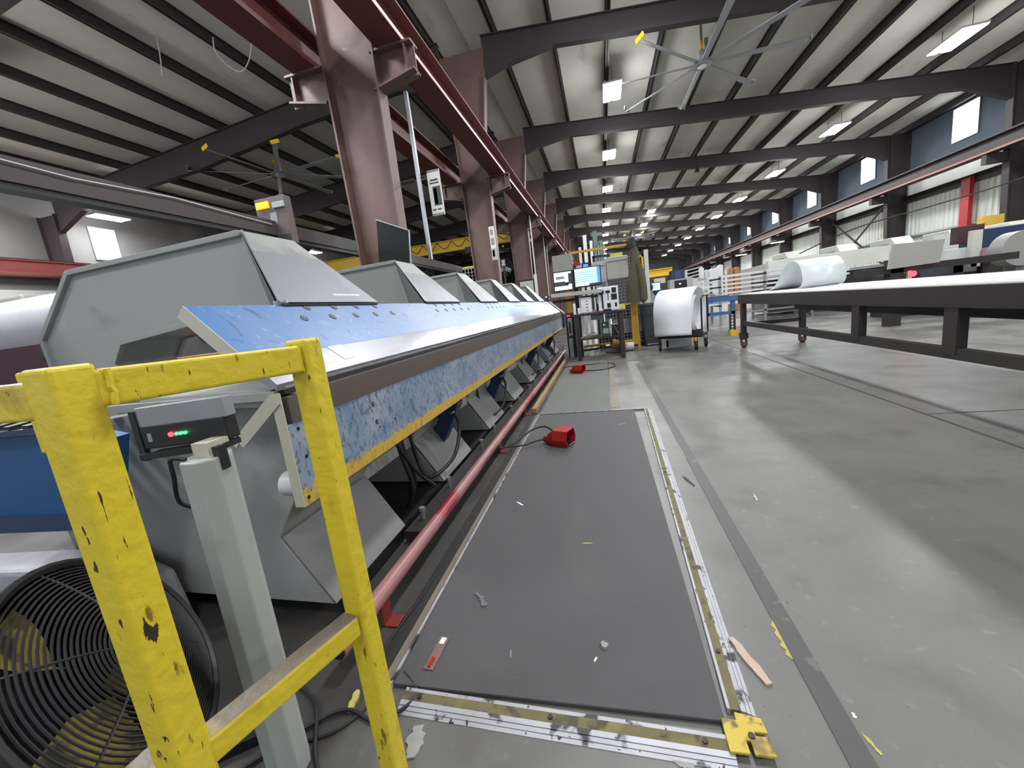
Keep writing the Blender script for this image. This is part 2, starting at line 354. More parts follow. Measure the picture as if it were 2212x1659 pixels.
# ------------------------------------------------------------------ steel frames
def frame(Y, i):
    lab = '%s brown steel portal frame %s' % (ORD[i], ('nearest the camera, its column behind the flat screen' if i == 0 else 'along the hall counted from the camera'))
    t = thing('steel_portal', lab, 'steel portal', (-3.3, Y, 0), 'portal frames of the hall')
    # middle column: tapered web plate with flanges facing both halls
    wpoly = [(-3.62, 0), (-2.95, 0), (-2.88, 5.9), (-2.72, 7.5), (-2.62, 8.3), (-3.90, 8.3), (-3.72, 5.9)]
    MB().prism(wpoly, 'y', Y - .012, Y + .012).build('column_web', brown, t)
    m = MB(); w2 = .13
    for a, b in (((-2.95, 0), (-2.88, 5.9)), ((-2.88, 5.9), (-2.66, 7.6)), ((-3.62, 0), (-3.72, 5.9)), ((-3.72, 5.9), (-3.90, 8.0))):
        m.bar((a[0], Y, a[1]), (b[0], Y, b[1]), .26, .03, up=(1, 0, 0))
    m.build('column_flange', brown, t)
    # brackets carrying the crane runways
    for s, x0, x1 in ((1, -2.95, -2.30), (-1, -3.75, -4.38)):
        m = MB(); zt = 5.03
        m.box(x0, Y - .12, zt - .03, x1, Y + .12, zt); m.box(x0, Y - .012, zt - .42, x1, Y + .012, zt - .03); m.bar((x0, Y, zt - .5), (x1, Y, zt - .36), .24, .03)
        m.box(x1 - s * .10, Y - .11, zt - .4, x1 - s * .125, Y + .11, zt - .03)
        m.build('crane_bracket', brown, t)
    # rafters to either side, haunched at the columns
    def top(x): return roof(x) - .25
    rt = [(-2.66, 7.55), (-2.0, 7.72), (-.75, 7.86), (4, 7.40), (9.5, 6.93), (12.3, 6.62), (13.55, 6.05)]
    poly = rt + [(13.6, top(13.6)), (-2.66, top(-2.66))]
    MB().prism(poly, 'y', Y - .01, Y + .01).build('rafter_web', brown_dark, t)
    m = MB()
    for a, b in zip(rt[:-1], rt[1:]): m.bar((a[0], Y, a[1]), (b[0], Y, b[1]), .2, .022)
    m.bar((-2.66, Y, top(-2.66) - .01), (13.6, Y, top(13.6) - .01), .2, .022); m.build('rafter_flange', brown_dark, t)
    lt = [(-3.93, 7.35), (-5.2, 7.78), (-8.5, 7.62), (-10.3, 7.40), (-12.8, 7.12), (-15.2, 7.02), (-18.5, 6.78), (-20.0, 6.2)]
    poly = lt + [(-20.0, top(-20)), (-3.9, top(-3.9))]
    MB().prism(poly, 'y', Y - .01, Y + .01).build('rafter_web', brown_dark, t)
    m = MB()
    for a, b in zip(lt[:-1], lt[1:]): m.bar((a[0], Y, a[1]), (b[0], Y, b[1]), .2, .022)
    m.bar((-3.9, Y, top(-3.9) - .01), (-20, Y, top(-20) - .01), .2, .022); m.build('rafter_flange', brown_dark, t)
    # outer columns
    for x0, x1, xt, zt in ((13.75, 14.4, 13.55, 7.1), (-20.2, -20.85, -19.95, 6.9)):
        m = MB(); m.prism([(x0, 0), (x1, 0), (x1, zt), (xt, zt)], 'y', Y - .012, Y + .012)
        m.bar((x0, Y, 0), (xt, Y, zt), .26, .03, up=(1, 0, 0)); m.bar((x1, Y, 0), (x1, Y, zt), .26, .03, up=(1, 0, 0)); m.build('outer_column', brown_dark, t)
        s = -1 if x0 > 0 else 1
        MB().box(x0, Y - .1, 4.12, x0 + s * .75, Y + .1, 4.445).build('crane_bracket', brown_dark, t)
    return t
for i in range(12): frame(6 + 6 * i, i)

# crane runway girders
def runway(x0, x1, ztop, label, m1, m2, z0=5.03, y0=-3, y1=73):
    t = thing('crane_runway', label, 'crane girder', ((x0 + x1) / 2, 0, z0))
    xc = (x0 + x1) / 2
    m = MB(); m.box(x0, y0, z0, x1, y1, z0 + .012); m.box(xc - .01, y0, z0 + .05, xc + .01, y1, ztop - .03); m.box(x0 + .02, y0, ztop - .03, x1 - .02, y1, ztop); m.build('web', m1, t)
    part(MB().box(x0, y0, z0 + .012, x1, y1, z0 + .068).build('bottom_flange', m2, t), 'bottom flange in its own tone')
    MB().box(xc - .03, y0, ztop, xc + .03, y1, ztop + .06).build('crane_rail', darkmetal, t)
    return t
runway(-2.83, -2.42, 5.55, 'red-brown crane runway girder with lower edge painted pale as lit above the aisle', rustred, pink)
runway(-4.23, -3.83, 5.55, 'dark red crane runway girder on the far side of the steel columns', rustred, rustred)
runway(12.95, 13.35, 4.95, 'crane runway girder with copper-coloured edge along the right wall', brown_dark, raildirt, z0=4.45)
runway(-19.6, -19.2, 4.95, 'salmon red crane girder along the left wall', M('salmon_web', (176, 92, 88), .5), M('salmon_flange', (168, 92, 88), .5), z0=4.45)  # one even salmon tone, lighter than the other girders

# x-braces between two right wall columns
bt = thing('cross_brace', 'brown steel cross bracing between two right wall columns', 'bracing', (13.9, 27, .9))
MB().bar((13.95, 24.1, 4.4), (13.95, 29.9, .9), .07, .07).build('brace_rod', brown_dark, bt)
MB().bar((14.0, 29.9, 4.4), (14.0, 24.1, .9), .07, .07).build('brace_rod', brown_dark, bt)
tag(MB().box(14.22, 20.2, 0, 14.36, 20.6, 4.15).build('riser_pipe', M('red_riser_paint', (170, 36, 42), .5)), 'red vertical sprinkler riser on the white wall', 'pipe')

# ------------------------------------------------------------------ roof lamps
lights = []
def roof_light(x, y, z, label, power=LAMP_W, grp='LED high bays in the right hall', proto=[None]):
    if proto[0] is None:
        t = thing('ceiling_light', label, 'ceiling light', (x, y, z), grp)
        MB().box(x - .30, y - .62, z + .02, x + .30, y + .62, z + .07).build('housing', whitepaint, t)
        for s in (-1, 1): MB().box(x + s * .17 - .11, y - .6, z - .005, x + s * .17 + .11, y + .6, z + .02).build('lens', glow, t)
        m = MB()
        for yy in (-.5, .5): m.cyl((x, y + yy, z + .07), (x, y + yy, z + .52), .008, n=6)
        m.build('hanger', darkmetal, t); proto[0] = t
    else:
        t = copy_tree(proto[0], (x, y, z), label); t['group'] = grp
    lamp((x, y, z - .03), power, .6, 1.2, parent=t)
    if y > 48: return t
    pl = bpy.data.lights.new('ceiling_fill', 'POINT'); pl.energy = power * .85; pl.shadow_soft_size = .35; pl.color = (.96, .985, 1)
    po = bpy.data.objects.new('ceiling_fill', pl); col.objects.link(po); po.parent = t; po.location = (0, 0, -.42)  # added fill light below each fixture, brightening roof and walls
    return t
for i in range(-3, 10):
    y = 15.3 + 6 * i
    if y < 70: roof_light(.85, y, 7.9, ('twin-strip LED high bay in the row above the aisle, %s from the camera' % ORD[i]) if i >= 0 else 'twin-strip LED high bay above the aisle, overhead and out of view')
for i in range(-3, 10):
    y = 15.0 + 6 * i
    if y < 70: roof_light(10.0, y, 6.98, ('twin-strip LED high bay in the row near the right wall, %s from the camera' % ORD[i]) if i >= 0 else 'twin-strip LED high bay near the right wall, out of view')
for j, (x, y) in enumerate(((-9, 3.2), (-15, 3.2), (-7, -2.5), (-12.5, 6.2), (-5.5, 4.2))): roof_light(x, y, 7.0, 'added LED high bay outside the frame, brightening the left hall roof', power=LAMP_W * 1.25, grp='added LED high bays outside the frame in the left hall')  # lamps added outside the frame to lighten the left roof
for j, (x, y) in enumerate(((4.3, 35.2), (4.3, 41), (4.3, 47))): roof_light(x, y, 7.6, 'LED high bay between the two main lamp rows, %s of three' % ORD[j])
for j, y in enumerate((9.2, 13.8, 26)): roof_light(-19.6, y - .3, 6.98, ['LED strip lamp hidden behind the machine by the left wall', 'LED strip lamp above the bright window on the left wall', 'far LED lamp in the left hall by the wall'][j], power=LAMP_W * (.5 if j else .75), grp='LED high bays in the left hall')

# ------------------------------------------------------------------ big ceiling fans
def ceiling_fan(p, r, ph, zt, label, yel=(0, 1, 2, 3, 4, 5, 6, 7)):
    x, y, z = p; t = thing('ceiling_fan', label, 'ceiling fan', p, 'large eight-bladed ceiling fans')
    MB().cyl((x, y, z + .12), (x, y, zt), .035, n=10).build('down_rod', zinc, t)
    m = MB(); m.cyl((x, y, z + .06), (x, y, z + .34), .11, .09, n=16); m.cyl((x + .12, y, z + .1), (x + .12, y, z + .62), .05, n=10); m.build('motor', zinc, t, smooth=True)
    part(MB().box(x - .06, y - .12, z + .35, x + .02, y - .09, z + .55).build('motor_label', yellow_clean, t), 'yellow warning label on the motor')
    MB().cyl((x, y, z - .02), (x, y, z + .07), .26, .22, n=24).build('hub', zinc, t, smooth=True)
    MB().cyl((x, y, z - .04), (x, y, z - .02), .12, n=16).build('hub_cap', chrome, t)
    for i in range(8):
        a = ph + i * math.pi / 4; d = Vector((math.cos(a), math.sin(a), 0)); q = Vector(p); s = Vector((-d.y, d.x, 0))
        bl = MB(); b0 = q + d * .2; b1 = q + d * r
        bl.add([b0 - s * .06 + Vector((0, 0, .02)), b0 + s * .06, b1 + s * .075 + Vector((0, 0, -.02)), b1 - s * .075 + Vector((0, 0, .03)),
                b0 - s * .06 + Vector((0, 0, .045)), b0 + s * .06 + Vector((0, 0, .02)), b1 + s * .075, b1 - s * .075 + Vector((0, 0, .05))],
               [(3, 2, 1, 0), (4, 5, 6, 7), (0, 1, 5, 4), (1, 2, 6, 5), (2, 3, 7, 6), (3, 0, 4, 7)])
        b = bl.build('blade', zinc, t)
        wg = MB(); e = q + d * (r + .0); wg.bar(e + Vector((0, 0, .02)) - s * .11, e + Vector((0, 0, .10)) + s * .13, .02, .11, up=(0, 0, 1))
        wg.build('winglet', yellow_clean if i in yel else zinc, b)
    return t
ceiling_fan((-11.25, 13.7, 7.15), 2.7, R(41), roof(-11.2) - .05, 'large ceiling fan with yellow blade tips in the left hall', (5, 6, 7))
ceiling_fan((3.15, 13.3, 7.15), 2.6, R(1), roof(3.15) - .05, 'large ceiling fan with one yellow blade tip in the right hall', (5,))
ceiling_fan((3.5, 44, 7.05), 2.2, R(20), roof(3.5) - .05, 'small-looking far ceiling fan above the hanging jacket')
ceiling_fan((-10.3, 38, 7.05), 2.2, R(15), roof(-10.3) - .05, 'far ceiling fan seen between the second and third columns')

# yellow bridge crane in the left hall
t = thing('bridge_crane', 'yellow overhead bridge crane crossing the left hall', 'crane', (-11.5, 23, 5.0))
MB().ibeam((-4.26, 23, 5.35), (-19.15, 23, 5.35), .34, .62, .04, .03).build('bridge_girder', yellow_clean, t)
MB().box(-3.9, 22.0, 5.62, -4.3, 24.2, 5.85).build('end_truck', yellow_clean, t)
m = MB()
for i in range(9):
    x = -4.6 - i * .9; pts = [(x - .9 * u, 22.8, 5.6 - .38 * math.sin(math.pi * u)) for u in [j / 8 for j in range(9)]]; m.tube(pts, .02, 5)
m.build('festoon_cable', black, t)
m = MB()
for i in range(9): m.box(-4.25 - .12 * i, 23.2, 5.75, -4.29 - .12 * i, 23.24, 6.5)
m.box(-4.2, 23.18, 6.45, -5.4, 23.26, 6.52); m.box(-4.2, 23.18, 5.72, -5.4, 23.26, 5.78); m.build('guard_rail', yellow_clean, t)
MB().box(-6.8, 22.7, 4.75, -7.4, 23.3, 5.1).build('hoist', darkmetal, t)
t = thing('bridge_crane', 'small yellow crane girder end far down the right hall behind the jacket', 'crane', (5, 30, 2.4))
a = at(1400, 592, 30); b = at(1452, 585, 30)
MB().ibeam(a, b, .3, .5, .05, .04).build('bridge_girder', yellow_clean, t); 
a = at(1425, 604, 29.6); MB().box(a.x - .35, 29.5, a.z - .25, a.x + .35, 29.9, a.z + .1).build('hoist', cream, t)

# ------------------------------------------------------------------ folding machine
FY0, FY1 = 1.08, 10.5
fm = thing('folding_machine', 'long grey sheet metal folding machine with scuffed blue beams along the aisle', 'machine', (-1.7, 5.8, 0))
# sloped clamping beam: plate with bright steel nose
def slope(x): return 1.303 - (x + 1.357) * .99
cb = MB(); d = .035
xa, xb = -1.357, -1.150
cb.prism([(xa, slope(xa)), (xb, slope(xb)), (xb - d, slope(xb) - d), (xa - d, slope(xa) - d)], 'y', FY0, FY1 - .3)
cbo = part(cb.build('clamping_beam', blue_top, fm, bevel=.003), 'sloping scuffed blue clamping beam')
part(MB().prism([(xa - d - .0005, slope(xa) - d), (xa, slope(xa) - .0006), (xb, slope(xb) - .0006), (xb - d, slope(xb) - d - .0005)], 'y', FY0 - .003, FY0).build('end_face', cream, cbo), 'bare cream end face')
nb = MB(); xc = -1.058
nb.prism([(xb, slope(xb) + .002), (xc, slope(xc) + .002), (xc - .005, slope(xc) - .02), (xb - d, slope(xb) - d)], 'y', FY0, FY1 - .25)
part(nb.build('steel_nose', steel, fm, bevel=.002), 'bright brushed steel nose strip')
tp = MB()
for y in (1.33, 1.47): tp.add([(-1.148, y, slope(-1.148) + .004), (-1.086, y + .02, slope(-1.086) + .004), (-1.088, y + .10, slope(-1.088) + .004), (-1.15, y + .09, slope(-1.15) + .004)], [(0, 1, 2, 3)])
part(tp.build('masking_tape', paper, fm), 'ragged white tape patches')
# bolts in the clamping beam
bd = MB(); bd.cyl((0, 0, 0), (.0028, 0, .0028), .017, n=14); bm = bd
def bolt_disc(x, y, r, mat, off):
    nrm = Vector((1, 0, 1)).normalized(); p = Vector((x, y, slope(x))) + nrm * off; m = MB(); m.cyl(p, p + nrm * .002, r, n=12); return m.build('bolt' if r > .01 else 'bolt_socket', mat, cbo)
for kk in range(6):
    y0 = 1.54 + 1.483 * kk
    for j in range(5):
        b1 = MB(); nrm = Vector((1, 0, 1)).normalized()
        for (x, y) in ((-1.287, y0 + .193 * j), (-1.338, y0 + .09 + .193 * j)):
            if x < -1.3 and j == 4: continue
            p = Vector((x, y, slope(x)))
            o = bpy.data.objects.new('bolt', None)
            m = MB(); m.cyl(p, p + nrm * .0020, .019, n=14); m.k = 1; m.cyl(p, p + nrm * .0026, .0135, n=12); m.k = 0; m.cyl(p, p + nrm * .0032, .0105, n=10); m.k = 1; m.cyl(p, p + nrm * .0038, .0045, n=8)
            m.build('bolt', [black, zinc], cbo)
            bpy.data.objects.remove(o)
# dark folding blade and the scratched blue folding beam below it
XF = -1.05
part(MB().prism([(XF - .05, .962), (XF + .0, .962), (XF + .0, .868), (XF - .05, .868)], 'y', FY0 + .02, FY1 - .1).build('folding_blade', steel_dark, fm, bevel=.002), 'dark brown steel folding blade')
part(MB().prism([(XF - .06, .963), (XF + .001, .963), (XF + .001, .970), (XF - .06, .972)], 'y', FY0 + .05, FY1 - .1).build('blade_lip', steel, fm), 'bright steel lip of the folding blade')
part(MB().box(XF - .06, FY0 + .03, .972, XF - .016, FY1 - .2, .990).build('jaw_slot', darkmetal, fm), 'dark slot between the jaws')
part(MB().box(XF - .06, FY0 + .03, .990, XF - .008, FY1 - .2, .996).build('blade_lip', steel, fm, bevel=.001), 'thin bright steel line under the nose')
fbm = part(MB().box(XF - .045, FY0, .572, XF - .004, FY1, .868).build('folding_beam', blue_front, fm, bevel=.002), 'scratched blue folding beam with brushed yellow lower edge')
part(MB().box(XF - .044, FY0 - .004, .574, XF - .005, FY0, .98).build('end_plate', cream, fm), 'bare cream end face of the folding beam')
for (y, z) in ((1.58, .815), (1.585, .73), (1.60, .70), (1.74, .70)):
    r = .011 if z in (.815, .73) else .004
    m = MB(); m.cyl((XF - .004, y, z), (XF - .001, y, z), r, n=12); m.k = 1; m.cyl((XF - .004, y, z), (XF + .0005, y, z), r * .6, n=10); m.k = 0; m.cyl((XF - .004, y, z), (XF + .001, y, z), r * .3, n=8); m.build('bolt', [black, zinc], fbm)
for (y, z) in ((1.12, .845), (1.13, .74), (1.10, .60)): MB().cyl((XF - .006, y, z), (XF - .002, y, z), .007, n=12).build('bolt_hole', black, fbm)
MB().box(XF - .07, FY0 + .02, .575, XF - .045, FY1, .66).build('beam_rib', darkblue, fm)
MB().cyl((-1.16, FY0 + .05, .64), (-1.10, FY0 + .05, .64), .045, n=20).build('pivot_cap', whitepaint, fm, smooth=True)
# lower jaw and table
MB().prism([(-1.11, .99), (-1.7, 1.0), (-1.7, .96), (-1.11, .93)], 'y', FY0 + .02, FY1 - .2).build('lower_jaw', machine_grey, fm)
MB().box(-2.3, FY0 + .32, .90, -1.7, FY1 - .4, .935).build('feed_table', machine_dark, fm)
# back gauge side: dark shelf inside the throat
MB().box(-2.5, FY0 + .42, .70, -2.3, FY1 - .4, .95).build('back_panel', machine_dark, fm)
# upper c-shaped arms
WEBW = .34
outer = [(-1.40, 1.300), (-1.59, 1.33), (-1.676, 1.682), (-2.864, 1.659), (-3.232, 1.321), (-3.22, 1.14), (-3.0, .85), (-2.70, .85), (-2.72, 1.136), (-2.63, 1.246), (-2.125, 1.293), (-1.75, 1.25), (-1.45, 1.22)]
def arm(y0, first):
    yc = y0 + .39; ya, yb = yc - WEBW / 2, yc + WEBW / 2; n_ = len(outer)
    a = MB().prism(outer, 'y', ya + .004, yb - .004).build('upper_arm', machine_grey, fm, bevel=.004)
    for yy in (ya - .012, yb - .002):
        rim = MB()
        for i in (2, 3, 4, 8, 9, 10):
            p, q = outer[i], outer[(i + 1) % n_]; rim.bar((p[0], yy + .007, p[1]), (q[0], yy + .007, q[1]), .026, .028)
        rim.build('arm_rim', machine_grey, a, bevel=.003)
    T_, B_ = (-1.672, 1.690), (-1.349, 1.306)
    for sg, y_e, y_w in ((-1, y0, ya), (1, y0 + .78, yb)):          # gusset sheets spreading from the web to the wide cover
        g = MB(); v = [(T_[0], y_w, T_[1]), (-1.59, y_w, 1.30), (B_[0] - .01, y_e, B_[1] - .006)]
        g.add(v + [(x - .004, y - sg * .004, z) for x, y, z in v], [(0, 1, 2), (5, 4, 3), (0, 3, 4, 1), (1, 4, 5, 2), (2, 5, 3, 0)]); g.build('gusset_sheet', machine_dark, a)  # gusset shade is held in this darker grey
    def lp(t, e): return (T_[0] + (B_[0] - T_[0]) * t, (ya + (y0 - ya) * t) if e == 0 else (yb + (y0 + .78 - yb) * t), T_[1] + (B_[1] - T_[1]) * t)
    for (t0, t1, off, nm, mt_) in ((0, .36, .002, 'upper_cover', machine_grey), (.30, 1, .006, 'front_cover', cover_grey)):
        c = MB(); v = [lp(t0, 0), lp(t0, 1), lp(t1, 1), lp(t1, 0)]; o_ = Vector((.77, 0, .64)) * off
        c.add([Vector(q) + o_ for q in v] + [Vector(q) + o_ + Vector((.77, 0, .64)) * .003 for q in v], [(0, 1, 2, 3), (7, 6, 5, 4), (0, 4, 5, 1), (1, 5, 6, 2), (2, 6, 7, 3), (3, 7, 4, 0)]); c.build(nm, mt_, a)
    e = MB(); o_ = Vector((.77, 0, .64)) * .008; e.tube([Vector(lp(0, 0)) + o_, Vector(lp(.99, 0)) + o_], .005, 6); e.build('edge_bead', zinc, a)
    e = MB(); e.box(-1.352, y0 + .02, 1.298, -1.342, y0 + .78, 1.306); e.build('cover_gasket', black, a)
    if first:
        q = MB(); nrm = Vector((.77, 0, .64))
        for j in range(9):
            yy = 1.90 + j * .026; p = Vector(lp(.90, 0)); p = Vector((p.x, yy, p.z)) + nrm * .0098; d_ = Vector((-.64, 0, .77)) * (.010 + random.uniform(0, .003)); o2 = Vector((0, .022, random.uniform(-.001, .001)))
            q.add([p, p + o2, p + o2 + d_, p + d_], [(0, 1, 2, 3)])
        part(q.build('worn_lettering', white, a), 'worn white lettering residue')
for kk in range(6): arm(1.48 + 1.483 * kk, kk == 0)
MB().bar((-1.39, 1.50, 1.31), (-1.345, 1.53, 1.318), .02, .02).build('cable_clip', whitepaint, fm)
# lower casing: side wall at the near end, back panel, arms with sloped front faces
low = [(-1.16, .93), (-1.2, .56), (-1.33, .37), (-1.14, .08), (-2.5, .10), (-2.62, .86), (-1.7, .95)]
def lower_arm(y0):
    a = MB().prism(low, 'y', y0, y0 + .58).build('lower_arm', machine_grey, fm, bevel=.006)
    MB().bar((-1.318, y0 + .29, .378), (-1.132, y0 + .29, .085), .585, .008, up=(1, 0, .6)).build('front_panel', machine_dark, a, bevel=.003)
for kk in range(8): lower_arm(1.2 + 1.14 * kk)
MB().box(-1.34, 1.75, .35, -1.32, FY1 - .2, .93).build('casing_panel', machine_grey, fm)
MB().box(-1.75, 1.3, .02, -1.70, FY1 - .2, .34).build('shade_panel', black, fm)  # black panel stands in for the shaded void between lower arms
MB().box(-2.4, 1.3, 0, -1.15, FY1 - .3, .075).build('base_gap_block', black, fm)  # black blocks stand in for the dark gap under the casing
MB().box(-2.55, 1.27, .0, -2.0, 1.35, .10).build('base_gap_block', black, fm)
MB().box(-1.12, 1.75, .02, -1.02, FY1 - .2, .07).build('base_rail', darkmetal, fm)
for kk in range(8):
    y = 2.0 + 1.14 * kk
    for dy in (-.12, .28): m = MB(); m.cyl((-1.07, y + dy, .07), (-1.07, y + dy, .12), .012, n=8); m.cyl((-1.07, y + dy, .12), (-1.07, y + dy, .14), .018, n=6); m.build('levelling_bolt', zinc, fm)
# hydraulic cylinders with hoses
for i, y in enumerate((2.70, 4.15, 6.45, 8.7)):
    c = MB(); c.bar((-1.13, y, .57), (-1.20, y, .42), .12, .12, up=(0, 1, 0)); c.bar((-1.20, y, .42), (-1.37, y, .14), .11, .10, up=(0, 1, 0))
    c = c.build('hydraulic_cylinder', darkblue, fm, bevel=.006)
    MB().cyl((-1.14, y - .07, .545), (-1.14, y + .08, .545), .05, n=16).build('pivot', darkmetal, c, smooth=True)
    MB().cyl((-1.13, y - .08, .49), (-1.10, y - .10, .49), .014, n=8).build('fitting', chrome, c)
    def hose(pts, n=14):
        P = [Vector(p) for p in pts]; out = []
        for a in range(len(P) - 1):
            q0, q1, q2, q3 = P[max(a - 1, 0)], P[a], P[a + 1], P[min(a + 2, len(P) - 1)]
            for j in range(n):
                u = j / n; out.append(.5 * ((2 * q1) + (q2 - q0) * u + (2 * q0 - 5 * q1 + 4 * q2 - q3) * u * u + (3 * q1 - q0 - 3 * q2 + q3) * u ** 3))
        return out + [P[-1]]
    MB().tube(hose([(-1.10, y - .10, .49), (-1.08, y - .08, .38), (-1.10, y - .22, .20), (-1.20, y - .42, .14), (-1.28, y - .40, .26), (-1.30, y - .42, .5)], 6), .013, 7).build('hose', rubber, c, smooth=True)
for dy, x in ((0, -1.20), (.10, -1.24)):
    MB().tube(hose([(x, 1.95 + dy, .66), (x + .03, 1.93 + dy, .45), (x + .04, 1.98 + dy, .22), (x - .04, 2.02 + dy, .06)], 6), .014, 7).build('hose', rubber, fm, smooth=True)
MB().tube(hose([(-1.13, 1.78, .62), (-1.15, 1.95, .40), (-1.16, 2.08, .25), (-1.13, 2.2, .12)], 6), .01, 6).build('hose', rubber, fm, smooth=True)
# v-shaped bracket at the near end, slotted arm
m = MB(); m.bar((-1.075, 1.075, .962), (-1.262, 1.075, .818), .008, .045, up=(.6, 0, -.8)); m.bar((-1.262, 1.075, .818), (-1.315, 1.075, .868), .008, .045, up=(.6, 0, .8))
part(m.build('v_bracket', cream, fm), 'bent cream flat-bar bracket')
MB().bar((-1.08, 1.09, .972), (-1.9, 1.09, .972), .02, .028).build('support_bar', machine_grey, fm)
MB().bar((-1.10, 1.16, .955), (-1.75, 1.16, .905), .03, .018).build('support_bar', zinc, fm)
# far end cover
MB().prism([(-1.3, .4), (-.98, .62), (-.98, .95), (-1.36, 1.3), (-1.8, 1.3), (-1.8, .4)], 'y', FY1 + .0, FY1 + .35).build('end_cover', charcoal, fm, bevel=.03)
for q in range(3): MB().tube(hose([(-1.5 + .06 * q, FY1 + .1, 1.28), (-1.42 + .06 * q, FY1 + .05, 1.42 - .03 * q), (-1.3 + .04 * q, FY1 + .15, 1.45), (-1.28 + .04 * q, FY1 + .3, 1.6)], 6), .012, 6).build('hose', rubber if q else chrome, fm)

# ------------------------------------------------------------------ yellow railing in the foreground
rl = thing('safety_railing', 'chipped yellow square-tube safety railing in the foreground', 'railing', (-.64, .5, 0))
PX0, PY0 = -.668, .355; PX1, PY1 = -.570, .665; T = .05
def post(x, y, top_, t=T): return MB().box(x - t / 2, y - t / 2, 0, x + t / 2, y + t / 2, top_).build('post', yellow, rl, bevel=.006, seg=3)
post(PX0, PY0, 1.152); post(PX1, PY1, 1.148, .046)
MB().bar((PX0 + .004, PY0 + .025, 1.118), (PX1 - .004, PY1 - .023, 1.112), .044, .05).build('top_rail', yellow, rl, bevel=.005, seg=3)
MB().bar((PX0 + .004, PY0 + .025, .535), (PX1 - .004, PY1 - .023, .535), .044, .046).build('lower_rail', yellow_worn, rl, bevel=.005, seg=3)
MB().bar((PX0 - .025, PY0, 1.112), (-2.0, PY0 + .04, 1.112), .044, .048).build('top_rail', yellow_worn, rl, bevel=.005, seg=3)
MB().bar((PX0 - .02, PY0 + .01, .505), (-.775, PY0 + .02, .505), .075, .05).build('lower_rail', yellow_worn, rl, bevel=.005, seg=3)
wd = MB()
for (x, y, z) in ((PX0 + .01, PY0 + .03, 1.118), (PX1 - .01, PY1 - .03, 1.112)):
    for sx in (-1, 1):
        wd = MB(); pts = [(x + sx * .022, y + random.uniform(-.002, .002), z - .024 + .048 * j / 6) for j in range(7)]; wd.tube(pts, .004, 5); wd.build('weld_bead', yellow, rl)
# second small post behind
MB().box(-1.015, .48, 1.0, -.975, .52, 1.150).build('post', yellow, rl, bevel=.004)

# ------------------------------------------------------------------ safety sensor on its grey pillar
sp = thing('sensor_pillar', 'grey octagonal pillar carrying a black sensor box with red and green lights', 'sensor stand', (-.928, .70, 0))
def octo(cx, cy, r, tap=1.): return [(cx + r * math.cos(R(22.5 + 45 * i)) * tap, cy + r * math.sin(R(22.5 + 45 * i)) * tap) for i in range(8)]
MB().prism(octo(-.928, .700, .053), 'z', 0, .907).build('pillar', M('pillar_grey', (160, 163, 160), .45, var=.1, vs=3, spots=[((130, 128, 112), 5, .6, .15, None)]), sp, bevel=.004)
MB().box(-.952, .69, .907, -.905, .745, .94).build('neck', cream, sp)
hb = MB(); A = Vector((-1.155, .745, .950)); B = Vector((-.905, .762, .960))
hb.bar(A, B, .036, .058); part(hb.build('sensor_box', black, sp, bevel=.003), 'black sensor box with indicator lights')
MB().bar(A + Vector((-.005, .0, .052)), B + Vector((.005, 0, .052)), .030, .050).build('sheet_cover', zinc, sp, bevel=.002)
MB().bar(A + Vector((-.012, -.012, -.06)), A + Vector((-.012, -.012, .07)), .02, .012, up=(0, 1, 0)).build('end_clip', black, sp)
MB().bar(A + Vector((0, -.01, -.045)), B + Vector((0, -.01, -.04)), .05, .014).build('mount_rail', black, sp)
MB().bar((-.885, .70, .93), (-.885, .70, .875), .02, .02).build('clamp', black, sp)
dn = Vector((.33, .05, 0)).normalized(); fr = Vector((dn.y, -dn.x, 0))
for j, tt in enumerate((.36, .43, .48, .53)):
    p = A.lerp(B, tt) + fr * .0185 + Vector((0, 0, .002))
    part(MB().cyl(p, p + fr * .004, .006 if j == 0 else .0038, n=10).build('indicator_light', led_r if j == 0 else led_g, sp), 'red indicator' if j == 0 else 'green indicator')
p = A.lerp(B, .07) + fr * .0185; MB().bar(p + Vector((0, 0, 0)), p + dn * .03, .001, .022).build('sticker', debris_m, sp)
MB().tube(hose([(-.95, .67, .91), (-.98, .66, .915), (-1.0, .67, .87), (-1.08, .72, .78), (-1.14, .8, .72)], 6), .005, 6).build('cable', rubber, sp, smooth=True)

# ------------------------------------------------------------------ drum fan with black grille
C0 = atx(262, 1428, -1.02); nf = ((EYE - C0).normalized() + Vector((0, .95, 0))).normalized()
df = thing('drum_fan', 'black floor fan with spiral wire guard and dim yellow blades behind the railing', 'fan', (C0.x, C0.y, 0))
a_ = nf.cross(Vector((0, 0, 1))).normalized(); b_ = nf.cross(a_)
RR = .235
def circ(r, off, n=48, th0=0, th1=2 * math.pi): return [C0 + nf * off + (a_ * math.cos(th0 + (th1 - th0) * i / n) + b_ * math.sin(th0 + (th1 - th0) * i / n)) * r for i in range(n)]
g = MB()
for i in range(23):
    r = .045 + (RR - .045) * i / 22; g.tube(circ(r, .05 - .05 * (r / RR) ** 2), .0024, 5, closed=True)
for i in range(6):
    th = 2 * math.pi * i / 6 + .3; u = a_ * math.cos(th) + b_ * math.sin(th)
    g.tube([C0 + nf * (.047 - .05 * (q / 6) ** 2) + u * (.03 + (RR - .03) * q / 6) for q in range(7)], .003, 5)
g.build('wire_guard', rubber, df, smooth=True)
MB().cyl(C0 + nf * .040, C0 + nf * .055, .045, n=20).build('guard_badge', charcoal, df, smooth=True)
sh = MB(); n_ = 40; i0 = circ(RR, .0, n_); i1 = circ(RR + .01, -.2, n_)
sh.add(i0 + i1, [(i, (i + 1) % n_, n_ + (i + 1) % n_, n_ + i) for i in range(n_)])
